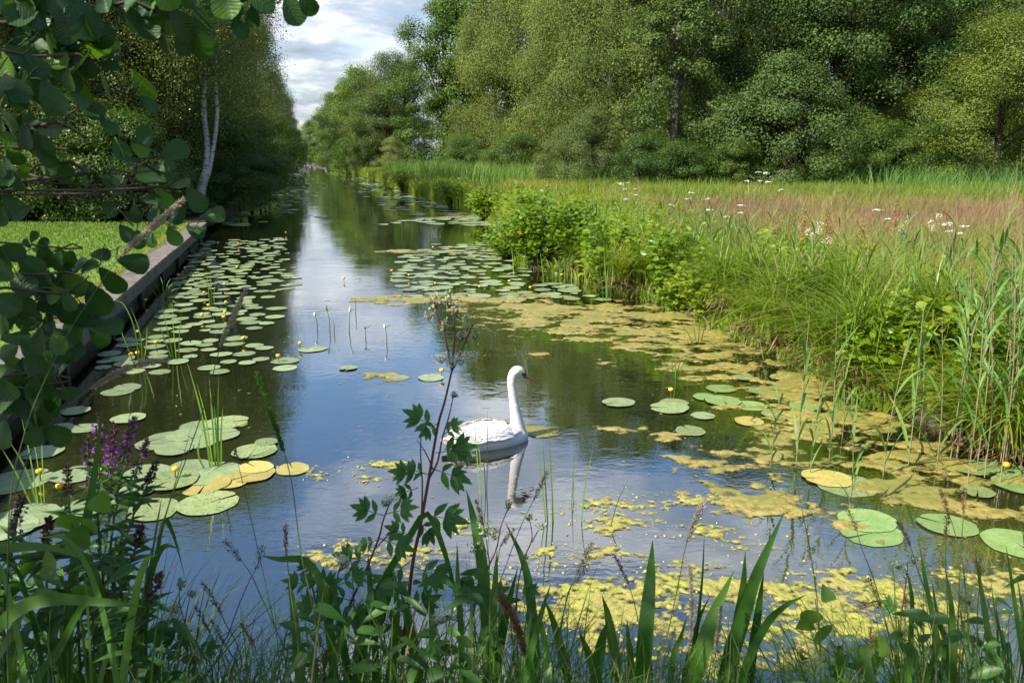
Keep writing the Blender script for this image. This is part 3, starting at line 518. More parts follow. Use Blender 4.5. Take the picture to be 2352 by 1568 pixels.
# broad-leaved herbs among the bank grass
x, y = field(15000, 6, 32, 1.6, 0.1, 5, seed=38); k = (fbm(x * .8, y * .8, 3, 9) > 0.42) & (x - inland(y) < bx(y) * 1.1); x, y = x[k], y[k]; n = len(x)
idx = np.repeat(np.arange(n), 7); g3 = rs(6); nn = len(idx); mb = MB(); zt = g3.uniform(.35, .95, n)
pos = np.stack([x[idx] + g3.normal(0, .05, nn), y[idx] + g3.normal(0, .05, nn), 0.3 + zt[idx] * g3.uniform(.25, 1, nn)], 1)
az = g3.uniform(0, 6.28, nn); dr = np.stack([np.cos(az), np.sin(az), g3.uniform(-.3, .5, nn)], 1); cards(mb, pos, g3.uniform(.08, .19, nn), dr, np.stack([0 * az, 0 * az, 1 + 0 * az], 1) + g3.normal(0, .4, (nn, 3)), 0.4)
tag(mb.build('bank_herbs', gm['bush']), 'leafy green herbs mixed into the bank grass', 'herbs', None, 'stuff')

# ------------------------------------------------------------------ alder bushes, tussocks and reeds of the right bank
lobe = lambda u: np.interp(u, [0, .12, .35, .65, .88, 1], [.05, .45, .85, 1, .72, .15])
twig_m = solid('twig_bark', (0.05, 0.035, 0.025), (0.10, 0.075, 0.05), 12, 0.8)
leaf_small = leaf_grid(lobe, 4, 2, 0.15, 0.12)
def bush_meshes(seed, Rr, H, nst, nl, ls):
    r = rs(seed); sb = MB(); lb = MB()
    for i in range(nst):
        a = r.uniform(0, 6.28); out = r.uniform(.25, 1) * Rr; hh = H * r.uniform(.55, 1.0) * (1 - 0.35 * (out / Rr) ** 2)
        p = spline([[r.normal(0, .08), r.normal(0, .08), -.1], [math.cos(a) * out * .4, math.sin(a) * out * .4, hh * .5], [math.cos(a) * out, math.sin(a) * out, hh]], 14)
        tube(sb, p, [.014, .009, .003], 5)
        for j in range(nl):
            t = r.uniform(.2, 1) ** .8; b = p[min(13, int(t * 13))] + r.normal(0, .10, 3) * [1, 1, .8]; az = r.uniform(0, 6.28)
            d = np.array([math.cos(az), math.sin(az), r.uniform(-.45, .5)]); place_leaf(lb, leaf_small, b, d, np.array([0, 0, 1]) + r.normal(0, .45, 3), ls * r.uniform(.6, 1.25), ls * .8 * r.uniform(.6, 1.2))
    return sb.mesh('stem', twig_m), lb.mesh('foliage', gm['bush'], True)
BM = [bush_meshes(51, 1.0, 1.7, 56, 40, .125), bush_meshes(52, .8, 1.25, 38, 36, .12), bush_meshes(53, .62, 1.0, 32, 28, .125)]
def leaf_bush(i, loc, rz, s, label):
    o = empty('alder_bush', tuple(loc), label, 'bush', 'young alder bushes on the right bank', rz); o.scale = (s,) * 3 if isinstance(s, (int, float)) else s
    obj('stem', BM[i][0], o); obj('foliage', BM[i][1], o); return o
for i, v_, z, rz, s, lb in [
 (0, (1238, 612), .05, 0, 1.08, 'largest bright green alder bush, jutting out over the lily pads'), (1, (1165, 590), .0, 1, .9, 'small alder bush at the water left of the largest one'),
 (1, (1400, 650), .1, 2, 1.15, 'alder bush between the largest bush and the grass tussock'), (0, (1320, 600), .3, 3, .85, 'alder bush behind and right of the largest one'),
 (2, (1540, 660), .3, 4, 1.1, 'alder bush above the brown footed tussock'), (1, (1635, 728), .05, 5, .95, 'dark green alder bush hanging over the yellow duckweed'),
 (2, (1560, 715), .0, 6, .7, 'low alder sprig at the water beside the duckweed'), (1, (2120, 905), .15, .5, 1.0, 'alder bush with large glossy leaves near the right edge'),
 (2, (2235, 985), .05, 1.5, .85, 'low alder bush at the water by the right edge'), (2, (2035, 870), .3, 2.5, .8, 'alder bush behind the right tussock'),
 (1, (1040, 478), .1, 3.5, 1.3, 'far alder bush on the bank below the reed bed'), (1, (930, 440), .1, 4.5, 1.5, 'farthest low bush where the reed bed meets the water'),
 (2, (1110, 500), .1, 5.5, 1.3, 'low bush on the bank left of the largest alder'), (1, (1215, 520), .3, .2, 1.2, 'alder bush up the bank behind the largest one'),
 (1, (1270, 545), .35, 2.2, .9, 'small bright bush up the bank, behind the pair of alders')]:
    leaf_bush(i, P(v_[0], v_[1], z), rz, s, lb)
def tussock_meshes(seed, n, h, fan):
    r = rs(seed); a = MB(); b = MB()
    base = np.stack([r.normal(0, .11, n), r.normal(0, .11, n), r.uniform(.05, .22, n)], 1)
    blades(a, base, h * r.uniform(.6, 1.15, n), r.uniform(.014, .032, n), r.uniform(0, 6.28, n), r.uniform(.25, fan, n), 6, None, 0, 1.9)
    m = n // 2; base = np.stack([r.normal(0, .12, m), r.normal(0, .12, m), r.uniform(.08, .25, m)], 1)
    az = r.uniform(0, 6.28, m); d = np.stack([np.cos(az), np.sin(az), r.uniform(-.9, -.1, m)], 1); cards(b, base + d * [.08, .08, 0], r.uniform(.2, .4, m), d, np.stack([np.cos(az), np.sin(az), 1 + 0 * az], 1), 0.05)
    return a.mesh('blades', gm['sedge']), b.mesh('dead_skirt', gm['dead'])
TM = [tussock_meshes(61, 300, 1.15, 1.7), tussock_meshes(62, 260, .95, 1.5)]
for i, v_, z, rz, s, lb in [
 (0, (1478, 668), .1, 0, .95, 'sedge tussock with a brown dead skirt by the duckweed'), (0, (1800, 795), .1, 1, 1.1, 'big arching sedge tussock with trailing straw blades over the water'),
 (1, (1905, 835), .1, 2, 1.05, 'sedge tussock between the big arching one and the glossy alder'), (1, (1735, 760), .15, 3, .8, 'small sedge tussock left of the big arching one'),
 (0, (1985, 850), .3, 4, 1.0, 'tall sedge tussock up the bank behind the arching ones'), (1, (1420, 655), .2, 5, .9, 'sedge tussock left of the brown skirted one'),
 (1, (1720, 690), .4, .6, 1.0, 'sedge tussock up the bank above the dark alder'), (1, (1850, 740), .4, 1.6, 1.0, 'sedge tussock high on the bank in the middle'),
 (1, (2080, 780), .4, 2.6, 1.0, 'sedge tussock on top of the bank near the glossy alder'), (1, (2230, 830), .4, 3.6, .9, 'sedge tussock on the bank top at the right'),
 (0, (1660, 700), .35, 2.2, .9, 'sedge tussock on the bank above the hanging alder bush'), (0, (1870, 830), .02, 4.2, .9, 'sedge tussock at the very edge of the duckweed, straw blades trailing'), (0, (1960, 890), .05, 5.2, .85, 'sedge tussock at the water left of the glossy alder'), (0, (1930, 760), .4, 5.9, 1.0, 'sedge tussock on the bank top behind the arching one'), (1, (1580, 650), .4, 3.3, 1.0, 'sedge tussock up the bank above the brown skirted one'), (0, (2150, 820), .4, 1.9, 1.0, 'sedge tussock on the bank top behind the glossy alder'), (0, (2150, 945), .05, 1.2, .75, 'sedge tussock at the foot of the glossy alder'), (0, (2225, 1000), .0, 2.6, .8, 'sedge tussock at the water among the right edge reeds'), (1, (2290, 1040), .0, .9, .9, 'sedge tussock low behind the right edge pads'), (0, (2345, 1050), .05, 3.9, .8, 'sedge tussock cut by the right edge'), (0, (1330, 615), .2, 2.9, .9, 'sedge tussock right of the largest alder bush'), (1, (890, 425), .1, 4.6, 1.4, 'distant rounded sedge tussock at the corner of the reed bed')]:
    o = empty('sedge_tussock', tuple(P(v_[0], v_[1], z)), lb, 'grass tussock', 'sedge tussocks of the right bank', rz); o.scale = (s,) * 3
    obj('blades', TM[i][0], o); obj('dead_skirt', TM[i][1], o)
reed_stem = solid('reed_stem', (0.16, 0.17, 0.07), (0.34, 0.24, 0.14), 2.2, 0.5, 0.4, 2, 0, (1, 1, 1.5))
reed_leaf = leafmat('reed_leaf', (0.085, 0.20, 0.03), (0.165, 0.29, 0.06), 0.38, 0.45, 0.28, 0.4, 1.5, objvar=0.3)
plume_m = leafmat('reed_plume', (0.10, 0.06, 0.045), (0.20, 0.13, 0.09), 0.3, 0.8, 0.1, 0.2, 2, (1, 1, 1), 0.2)
def reed_meshes(seed, H, nl=9, plume=False):
    r = rs(seed); sb = MB(); a0 = r.uniform(0, 6.28); bend = r.uniform(.03, .14) * H
    p = spline([[0, 0, -.15], [bend * .15 * math.cos(a0), bend * .15 * math.sin(a0), H * .4], [bend * math.cos(a0), bend * math.sin(a0), H]], 12); tube(sb, p, [.0052, .0045, .0018], 5)
    ls = []
    for j in range(nl):
        t = .22 + .75 * j / nl + r.uniform(-.03, .03); b = p[int(t * 11)]; az = a0 + (j % 2) * math.pi + r.normal(0, .5); L_ = r.uniform(.26, .46) * (1 - .25 * t)
        d = np.array([math.cos(az), math.sin(az), 0]); m = MB()
        strip(m, [b, b + d * L_ * .18 + [0, 0, L_ * .36], b + d * L_ * .45 + [0, 0, L_ * .68], b + d * L_ * .8 + [0, 0, L_ * r.uniform(.55, 1.0)]], [.010, .025, .019, .001], np.cross(d, [0, 0, 1]) * r.uniform(-1, 1) + [0, 0, 1] - d * .6, .12, 9)
        ls.append(m.mesh('leaf', reed_leaf, True))
    return sb.mesh('stem', reed_stem, True), ls
RM = [reed_meshes(70 + i, h) for i, h in enumerate([1.0, 1.25, 1.5, 1.8, 2.05])]
def reed(i, loc, rz, s, label, group): 
    o = empty('reed', tuple(loc), label, 'reed', group, rz); o.scale = (s,) * 3; obj('stem', RM[i][0], o)
    for m in RM[i][1]: obj('leaf', m, o)
    return o
RG = 'slender reeds standing in the water before the right bank'
for i, (vx, vy, k, s, lb) in enumerate([
 (1829, 1062, 1, 1.0, 'reed with broad blue green leaves standing in the water left of the other reeds'), (1860, 1090, 0, .8, 'short reed in the water right of the leftmost one'),
 (1905, 1052, 1, 1.0, 'reed leaning right beside the yellow pad, with pinkish stem'), (1935, 1005, 0, .9, 'reed in the duckweed behind the pinkish leaning one'),
 (2028, 1092, 1, .95, 'reed bending left above the speckled double pad'), (2086, 1072, 1, 1.1, 'upright reed in the duckweed gap near the right pads'),
 (2150, 1085, 1, 1.0, 'reed left of the pads with the yellow bud'), (2110, 1020, 2, .85, 'tall reed in front of the low alder leaves'),
 (1952, 1170, 0, .9, 'nearest reed, rising beside the big pair of green pads'), (1770, 1068, 0, .7, 'smallest reed at the outer edge of the duckweed'),
 (2200, 1040, 2, 1.0, 'tall reed in front of the glossy alder'), (2265, 1062, 2, 1.0, 'tall reed by the right edge, in front of the low alder')]):
    reed(k, P(vx, vy), i * 1.3, s, lb, RG)
g4 = rs(8)
for i in range(60):
    vx, vy = g4.uniform(2180, 2480), g4.uniform(880, 1075); b = P(vx, vy, .15)
    reed(int(g4.choice([2, 3, 4])), b, g4.uniform(0, 6.28), g4.uniform(.85, 1.1), 'tall green reed in the dense stand at the right edge', 'reeds of the dense stand at the right edge')
for i in range(150):
    y = 8.5 + 14 * g4.rand() ** 1.5; d = g4.uniform(.4, 4.5); x = rb_x(y) + d
    reed(int(g4.choice([0, 1, 1])), (x, y, .32), g4.uniform(0, 6.28), g4.uniform(.85, 1.15), 'green reed poking out of the grass on the right bank', 'reeds scattered over the right bank grass')
for i in range(26):
    y = g4.uniform(40, 47); x = g4.uniform(20, 34)
    reed(4, (x, y, .35), g4.uniform(0, 6.28), g4.uniform(.9, 1.3), 'tall reed silhouetted against the dark wood at the back of the meadow', 'reeds at the back of the meadow')
# flowers of the meadow
umb_w = solid('umbel_white', (0.62, 0.62, 0.54), (0.82, 0.82, 0.76), 30, 0.8); umb_c = solid('cream_flower', (0.60, 0.56, 0.36), (0.75, 0.70, 0.48), 30, 0.8); stem_g = solid('green_stem', (0.08, 0.13, 0.03), (0.13, 0.17, 0.05), 6, 0.6)
dock_m = solid('dock_seed', (0.20, 0.10, 0.04), (0.32, 0.17, 0.07), 20, 0.8)
def umbel_meshes(seed, H, nh, flat=True):
    r = rs(seed); sb = MB(); hs = []
    tube(sb, spline([[0, 0, 0], [r.normal(0, .02), r.normal(0, .02), H * .5], [r.normal(0, .05), 0, H * .85]], 8), [.008, .005], 5)
    for i in range(nh):
        c = np.array([r.normal(0, .16), r.normal(0, .16), H * r.uniform(.82, 1.05)]); rad = r.uniform(.05, .10)
        tube(sb, spline([[0, 0, H * .6], [c[0] * .5, c[1] * .5, H * .75], c - [0, 0, .03]], 5), [.004, .003], 4); m = MB(); n = 60
        q = unit(r.normal(0, 1, (n, 3))) * (r.rand(n)[:, None] ** .5) * rad * ([1, 1, .18] if flat else [.55, .55, 1.0]) + c
        cards(m, q, r.uniform(.018, .034, n), r.normal(0, 1, (n, 3)) * [1, 1, .2], r.normal(0, .3, (n, 3)) + [0, 0, 1], 1.0); hs.append(m)
    return sb.mesh('stem', stem_g), hs
UM = [umbel_meshes(81, 1.35, 5), umbel_meshes(82, 1.2, 3), umbel_meshes(83, 1.15, 4, False)]
UMM = [[h.mesh('flower_head', umb_w if i < 2 else umb_c) for h in UM[i][1]] for i in range(3)]
for i, (vx, vtop, y, k, lb) in enumerate([
 (1740, 402, 21, 0, 'white umbel plant with tiered heads, tallest in the middle of the meadow'), (1772, 425, 20, 1, 'white umbel plant right of the tallest one'), (1600, 448, 20, 1, 'white umbel plant left of the tallest one'),
 (1440, 425, 24, 0, 'white umbel plant above the alder bushes'), (1455, 452, 22, 1, 'low white umbel plant by the first one above the alders'), (1570, 462, 19, 1, 'small white umbel plant over the left part of the brown grass'),
 (1700, 478, 17, 1, 'white umbel plant in the brown grass below the tallest one'), (1640, 488, 17, 1, 'white umbel low in the brown grass'), (1870, 520, 13, 2, 'cream meadowsweet among reed leaves in the middle of the bank'),
 (2090, 508, 13, 2, 'cream meadowsweet on the bank, right of the middle'), (2205, 520, 12.5, 0, 'white umbel plant among the right reeds'), (1890, 535, 12.5, 2, 'second cream meadowsweet close to the middle one'),
 (2020, 490, 15, 1, 'white umbel plant in front of the right part of the brown grass'), (2140, 500, 14, 2, 'cream meadowsweet farther right on the bank'), (1285, 405, 50, 0, 'distant white umbel before the reed bed')]):
    p = V(vx, vtop, y); H = (1.35, 1.2, 1.15)[k]; s = (p[2] - .33) / H
    o = empty('umbel_plant' if k < 2 else 'meadowsweet', (p[0], p[1], .33), lb, 'wild flower', 'flowering plants of the meadow', i * 1.1); o.scale = (1, 1, s); obj('stem', UM[k][0], o)
    for m in UMM[k]: obj('flower_head', m, o)
sb = MB(); hb_ = MB(); r = rs(90); tube(sb, [[0, 0, 0], [.01, 0, .5], [0, .02, 1.0]], [.006, .003], 5); n = 160; z = r.uniform(.45, 1.02, n); cards(hb_, np.stack([r.normal(0, .03, n), r.normal(0, .03, n), z], 1), r.uniform(.02, .04, n), r.normal(0, 1, (n, 3)), r.normal(0, 1, (n, 3)), .8)
DK = sb.mesh('stem', dock_m), hb_.mesh('seed_head', dock_m)
for i, (vx, vt, y) in enumerate([(1850, 470, 14), (1790, 490, 14.5), (1905, 495, 13.5), (1540, 470, 19), (1985, 500, 14), (1390, 430, 26), (1460, 410, 30), (2060, 470, 15)]):
    p = V(vx, vt, y); o = empty('dock_plant', (p[0], p[1], .33), 'rusty brown dock spike standing in the meadow grass', 'wild flower', 'rusty dock spikes of the meadow', i); o.scale = (1, 1, p[2] - .33); obj('stem', DK[0], o); obj('seed_head', DK[1], o)
# ------------------------------------------------------------------ floating things: duckweed, lily pads, flowers
def floatmat(name, c1, c2, c3, sc, rough, thin):
    m, nt, out = newmat(name); t = N(nt, 'ShaderNodeTexCoord'); o = t.outputs['Object']; at = N(nt, 'ShaderNodeAttribute', attribute_name='leafuv'); sv = N(nt, 'ShaderNodeSeparateXYZ'); L(nt, at.outputs['Vector'], sv.inputs[0]); edge = sv.outputs[0]
    a = noise(nt, o, sc, 5, 0.7); b = noise(nt, o, 2.2, 4, 0.6); f = noise(nt, o, sc * 3.2, 3, .7)
    col = mixc(nt, ramp(nt, a, [(.38, 0.), (.60, 1.)]), c1, c2); col = mixc(nt, ramp(nt, b, [(.42, 0.), (.58, .85)]), col, c3)
    col = mixc(nt, ramp(nt, f, [(.30, .55), (.45, 0.)]), col, tuple(x * .35 for x in c1))
    p = N(nt, 'ShaderNodeBsdfPrincipled'); L(nt, col, p.inputs['Base Color']); p.inputs['Roughness'].default_value = rough; p.inputs['Specular IOR Level'].default_value = .5
    bb = N(nt, 'ShaderNodeBump'); bb.inputs['Strength'].default_value = .9; bb.inputs['Distance'].default_value = .010; L(nt, mth(nt, 'ADD', a, mth(nt, 'MULTIPLY', f, .5)), bb.inputs['Height']); L(nt, bb.outputs[0], p.inputs['Normal'])
    al = mth(nt, 'MULTIPLY_ADD', edge, thin, mth(nt, 'MULTIPLY_ADD', a, 3.4, -1.5), clamp=True)
    tr_ = N(nt, 'ShaderNodeBsdfTransparent'); ms = N(nt, 'ShaderNodeMixShader'); L(nt, al, ms.inputs[0]); L(nt, tr_.outputs[0], ms.inputs[1]); L(nt, p.outputs[0], ms.inputs[2]); L(nt, ms.outputs[0], out.inputs[0]); return m
duck_m = floatmat('duckweed', (0.19, 0.165, 0.035), (0.37, 0.29, 0.085), (0.20, 0.195, 0.045), 16, .45, 3.0)
algae_m = floatmat('algae', (0.22, 0.22, 0.04), (0.44, 0.42, 0.08), (0.36, 0.31, 0.09), 20, .3, 1.5)
def mats_mesh(name, label, cat, blobs, mat, cell, thr, amp, hgt, seed, sc=2.2, amp2=1.0, sc2=12):
    B = [(P(x, y)[:2], r, wt, st) for x, y, r, wt, st in blobs]; mb = MB(); done = set()
    x0, x1 = min(b[0][0] - 2.5 * b[1] * b[3] for b in B), max(b[0][0] + 2.5 * b[1] * b[3] for b in B); y0, y1 = min(b[0][1] - 2.5 * b[1] for b in B), max(b[0][1] + 2.5 * b[1] for b in B)
    nx, ny = int((x1 - x0) / cell) + 1, int((y1 - y0) / cell) + 1
    def f(x, y):
        e = np.zeros_like(x)
        for c, r, wt, st in B: e = np.maximum(e, wt * np.exp(-(((x - c[0]) / (r * st)) ** 2 + ((y - c[1]) / r) ** 2)))
        return e + (amp * (fbm(x * sc, y * sc * 1.5, 5, seed) - .47) + amp2 * (fbm(x * sc2, y * sc2 * 1.4, 2, seed + 40) - .38)) * np.minimum(1, e * 3) - thr
    gx, gy = x0 + np.arange(nx) * cell, y0 + np.arange(ny) * cell; X, Y = np.meshgrid(gx, gy, indexing='ij'); Z = f(X, Y)
    e = cell * .3; dX = (f(X + e, Y) - Z) / e; dY = (f(X, Y + e) - Z) / e; g2 = dX ** 2 + dY ** 2 + 1e-6
    outm = Z < 0; sx_ = np.where(outm, np.clip(-Z * dX / g2, -cell * .95, cell * .95), 0); sy_ = np.where(outm, np.clip(-Z * dY / g2, -cell * .95, cell * .95), 0)
    ins = ~outm; cellk = ins[:-1, :-1] | ins[1:, :-1] | ins[1:, 1:] | ins[:-1, 1:]
    nearshore = X < rb_x(Y) + .35; cellk &= nearshore[:-1, :-1]
    h = np.where(outm, .002, .004 + hgt * np.clip(Z * 2.0, 0, 1) * (.35 + 1.1 * fbm(X * 14, Y * 14, 3, seed + 3)))
    vid = np.arange(nx * ny).reshape(nx, ny); q = np.stack([vid[:-1, :-1], vid[1:, :-1], vid[1:, 1:], vid[:-1, 1:]], -1)[cellk]
    us, inv = np.unique(q, return_inverse=True); ed = np.clip(np.where(outm, 0, Z), 0, 1).reshape(-1)[us]; V3 = np.stack([X + sx_, Y + sy_, h], -1).reshape(-1, 3)[us]; mb.add(V3, inv.reshape(-1, 4), a=np.stack([ed, 0 * ed], 1))
    return tag(mb.build(name, mat, None, True), label, cat, None, 'stuff')
dk = [(1000, 690, .5, 1, 3), (1130, 690, .6, 1, 2.5), (1230, 705, .8, 1, 2), (1300, 735, .9, 1, 1.6), (1380, 755, .8, 1, 1.5), (1440, 770, .8, 1, 1.5), (1400, 715, .9, 1, 1.5), (1500, 730, .9, 1.1, 1.3), (1560, 790, .7, 1, 1.4), (1600, 760, .8, 1.1, 1.3),
 (1680, 800, .7, 1.1, 1.2), (1740, 840, .7, 1, 1.3), (1660, 850, .5, .8, 1.4), (1830, 875, .7, 1, 1.2), (1900, 920, .6, 1, 1.2), (1960, 960, .6, 1, 1.2), (2040, 1000, .5, 1, 1.2), (1900, 985, .45, .9, 1.3), (2110, 1040, .4, .9, 1.3), (2000, 1050, .4, .75, 1.5), (1760, 930, .4, .65, 1.5), (2220, 1070, .4, .8, 1.5),
 (985, 577, .4, .9, 3.2), (1075, 490, .8, .9, 2.0), (1060, 500, .6, .8, 2.5), (845, 868, .2, .75, 2), (880, 862, .14, .8, 1.6), (855, 906, .13, .7, 2), (1240, 992, .16, .8, 1.4), (1410, 986, .2, .8, 1.7), (1390, 832, .25, .65, 1.6), (1250, 812, .14, .6, 2.2), (1480, 985, .13, .6, 1.5), (1540, 1005, .15, .65, 1.5),
 (1590, 1060, .26, .8, 1.5), (1690, 1085, .24, .8, 1.6), (1660, 1040, .22, .7, 1.6), (1800, 1040, .3, .75, 1.5), (1720, 1135, .32, 1, 1.6), (1800, 1165, .3, 1, 1.5), (1660, 1130, .2, .85, 1.4), (1900, 1170, .18, .7, 1.6), (2080, 1120, .25, .75, 1.6), (2150, 1150, .22, .7, 1.5), (2330, 1178, .2, .8, 1.5), (2090, 1270, .2, .6, 1.6), (1950, 1210, .12, .6, 1.6), (2080, 1080, .2, .7, 2), (1980, 800, .4, .8, 1)]
mats_mesh('duckweed', 'mustard coloured duckweed and algae drifting along the right bank', 'duckweed', dk, duck_m, .024, .60, 3.0, .014, 3, 3.0, 2.0, 9)
ag = [(1050, 1213, .12, .9, 1.6), (820, 1265, .2, .75, 2), (900, 1280, .2, .7, 2), (830, 1085, .25, .62, 2), (1130, 965, .1, .5, 2), (1420, 1165, .2, .75, 2), (1440, 1205, .16, .8, 1.8), (1340, 1275, .15, .75, 2.4), (1250, 1285, .12, .7, 1.6), (1530, 1150, .2, .6, 2), (1290, 1385, .16, .9, 1.8), (1390, 1395, .22, 1, 1.7), (1480, 1420, .2, 1, 1.6), (1420, 1360, .16, .85, 2),
 (1560, 1400, .2, .8, 1.7), (1600, 1330, .2, .7, 2), (1690, 1345, .22, .9, 1.9), (1800, 1360, .24, 1, 1.9), (1900, 1345, .2, .9, 1.7), (2010, 1350, .22, .9, 1.8), (1950, 1420, .24, 1, 1.8), (2080, 1400, .22, .9, 1.7), (1790, 1470, .22, .95, 1.9), (1680, 1470, .2, .8, 1.8), (1880, 1500, .2, .9, 1.8), (2030, 1490, .2, .8, 1.8), (2300, 1340, .22, .95, 1.6), (2200, 1420, .2, .8, 1.7), (1580, 1500, .2, .8, 2), (1420, 1480, .18, .75, 2), (1720, 1250, .14, .6, 2), (1600, 1225, .14, .65, 2), (1230, 1440, .14, .7, 2), (1150, 1330, .1, .6, 2), (2150, 1500, .2, .7, 2)]
mats_mesh('algae', 'bright yellow bubbly algae floating in the near right corner', 'algae', ag, algae_m, .010, .50, 2.6, .010, 11, 4.5, 2.2, 22)
# flecks of leaf litter and weed on the water
r = rs(29); mb = MB(); n = 900; y = 3.5 + 22 * r.rand(n) ** 1.3; x = -.45 * y + r.rand(n) * (rb_x(y) + .45 * y); k = fbm(x * .5, y * .4, 3, 12) > .44; x, y = x[k], y[k]; n = len(x); az = r.uniform(0, 6.28, n)
cards(mb, np.stack([x, y, np.full(n, .006)], 1), r.uniform(.015, .06, n), np.stack([np.cos(az), np.sin(az), 0 * az], 1), np.tile([0, 0, 1.], (n, 1)), .4)
tag(mb.build('floating_litter', leafmat('litter', (0.20, 0.19, 0.06), (0.36, 0.31, 0.16), .15, .6, .3, .2, 1, (1, 1, 1), 0)), 'loose flecks of leaf litter scattered on the water', 'leaf litter', None, 'stuff')
# gas bubbles on the algae: little domes, uncountable
r = rs(14); mb = MB(); bm = bmesh.new(); bmesh.ops.create_icosphere(bm, subdivisions=1, radius=1); bv = np.array([v.co[:] for v in bm.verts]); bt = np.array([[v.index for v in f.verts] for f in bm.faces]); bm.free()
bub_m = solid('bubble_skin', (0.24, 0.235, 0.06), (0.36, 0.34, 0.11), 20, .15, .6)
for k in range(480):
    b = ag[r.randint(len(ag))]; p = P(b[0], b[1]); p = p + [r.normal(0, b[2] * b[4] * .8), r.normal(0, b[2] * .8), 0]; s = r.choice([.005, .007, .012]) * r.uniform(.6, 1.2); mb.add(bv * s * [1.2, 1.2, .8] + p, None, bt)
tag(mb.build('algae_bubbles', bub_m, None, True), 'small yellow gas bubbles dotted among the algae', 'bubbles', None, 'stuff')
def padmat(name, c1, c2, spk, rough=.38):
    m, nt, out = newmat(name); t = N(nt, 'ShaderNodeTexCoord'); o = t.outputs['Object']; oi = N(nt, 'ShaderNodeObjectInfo'); mp = N(nt, 'ShaderNodeMapping'); L(nt, o, mp.inputs[0])
    cbv = N(nt, 'ShaderNodeCombineXYZ'); L(nt, mth(nt, 'MULTIPLY', oi.outputs['Random'], 37.), cbv.inputs[2]); L(nt, cbv.outputs[0], mp.inputs['Location'])
    col = mixc(nt, ramp(nt, noise(nt, mp.outputs[0], 2.2, 4), [(.35, 0.), (.65, 1.)]), c1, c2)
    col = mixc(nt, ramp(nt, noise(nt, mp.outputs[0], 11, 4, .7), [(.54, 0.), (.62, .9)]), col, spk)
    gr = N(nt, 'ShaderNodeSeparateXYZ'); L(nt, o, gr.inputs[0]); rad = mth(nt, 'ARCTAN2', gr.outputs[1], gr.outputs[0])
    vein = ramp(nt, mth(nt, 'ABSOLUTE', mth(nt, 'SINE', mth(nt, 'MULTIPLY', rad, 11.0))), [(0.0, .35), (.12, 0.)]); col = mixc(nt, vein, col, tuple(min(1, x * 1.35) for x in c2))
    hv = N(nt, 'ShaderNodeHueSaturation'); L(nt, col, hv.inputs['Color']); L(nt, mth(nt, 'MULTIPLY_ADD', oi.outputs['Random'], .45, .78), hv.inputs['Value'])
    p = N(nt, 'ShaderNodeBsdfPrincipled'); L(nt, hv.outputs[0], p.inputs['Base Color']); p.inputs['Roughness'].default_value = rough; p.inputs['Specular IOR Level'].default_value = .5; L(nt, p.outputs[0], out.inputs[0]); return m
pad_g = padmat('lily_pad_green', (0.175, 0.245, 0.10), (0.255, 0.315, 0.165), (0.17, 0.17, 0.06)); pad_b = padmat('lily_pad_bright', (0.155, 0.25, 0.07), (0.215, 0.305, 0.105), (0.13, 0.17, 0.05)); pad_y = padmat('lily_pad_yellow', (0.34, 0.30, 0.08), (0.45, 0.36, 0.10), (0.24, 0.20, 0.06)); pad_s = padmat('lily_pad_speckled', (0.20, 0.27, 0.09), (0.27, 0.32, 0.13), (0.05, 0.06, 0.015))
def pad_mesh(seed, mat):
    r = rs(seed); n = 30; gap = r.uniform(.03, .12); th = np.linspace(gap, 2 * np.pi - gap, n); curl = r.uniform(.006, .05); rr = 1 + r.uniform(.02, .06) * np.sin(th * r.randint(2, 5) + seed) + .02 * np.sin(th * 7 + seed * 2) + r.normal(0, .008, n); rr[[0, -1]] *= .93
    rings = [0.02, .3, .6, .85, 1.0]; v = []
    for q_ in rings: v += [[(math.cos(t) * a * .98 * q_ - .0), math.sin(t) * a * .9 * q_, .010 + .02 * (q_ ** 2) * math.sin(t * 2 + seed) * .5 + (curl * max(0, math.sin(t * 2 + seed * 1.7)) ** 2 if q_ == 1.0 else 0)] for t, a in zip(th, rr)]
    q = [[i * n + j, (i + 1) * n + j, (i + 1) * n + j + 1, i * n + j + 1] for i in range(4) for j in range(n - 1)]; mb = MB(); mb.add(v, q); return mb.mesh('lily_pad', mat, True)
PM = {k: [pad_mesh(100 + i, m) for i in range(7)] for k, m in (('g', pad_g), ('b', pad_b), ('y', pad_y), ('s', pad_s))}
gp = rs(44); placed = []; npad = [0]
def pad(p, rad, kind, label, group, rz=None):
    npad[0] += 1; o = obj('lily_pad', PM[kind][gp.randint(7)]); o.location = (p[0], p[1], .004 + .003 * (npad[0] % 4)); o.scale = (rad, rad, rad * .55); o.rotation_euler = (gp.normal(0, .012), gp.normal(0, .012), gp.uniform(0, 6.28) if rz is None else rz)
    tag(o, label, 'lily pad', group); placed.append((p[0], p[1], rad)); return o
def pads_in(poly, n, r0, r1, label, group, ov=.78, kinds='ggggggs', seed=0):
    r = rs(seed); W = np.array([P(*a)[:2] for a in poly]); lo, hi = W.min(0), W.max(0); c = 0; t = 0
    while c < n and t < 12000:
        t += 1; q = r.uniform(lo, hi); rad = r.uniform(r0, r1)
        if not inpoly(q[:1], q[1:], W)[0] or any((q[0] - a) ** 2 + (q[1] - b) ** 2 < ((rad + s) * ov) ** 2 for a, b, s in placed): continue
        if q[0] > rb_x(q[1]) - .1: continue
        pad(q, rad, kinds[r.randint(len(kinds))], label, group); c += 1
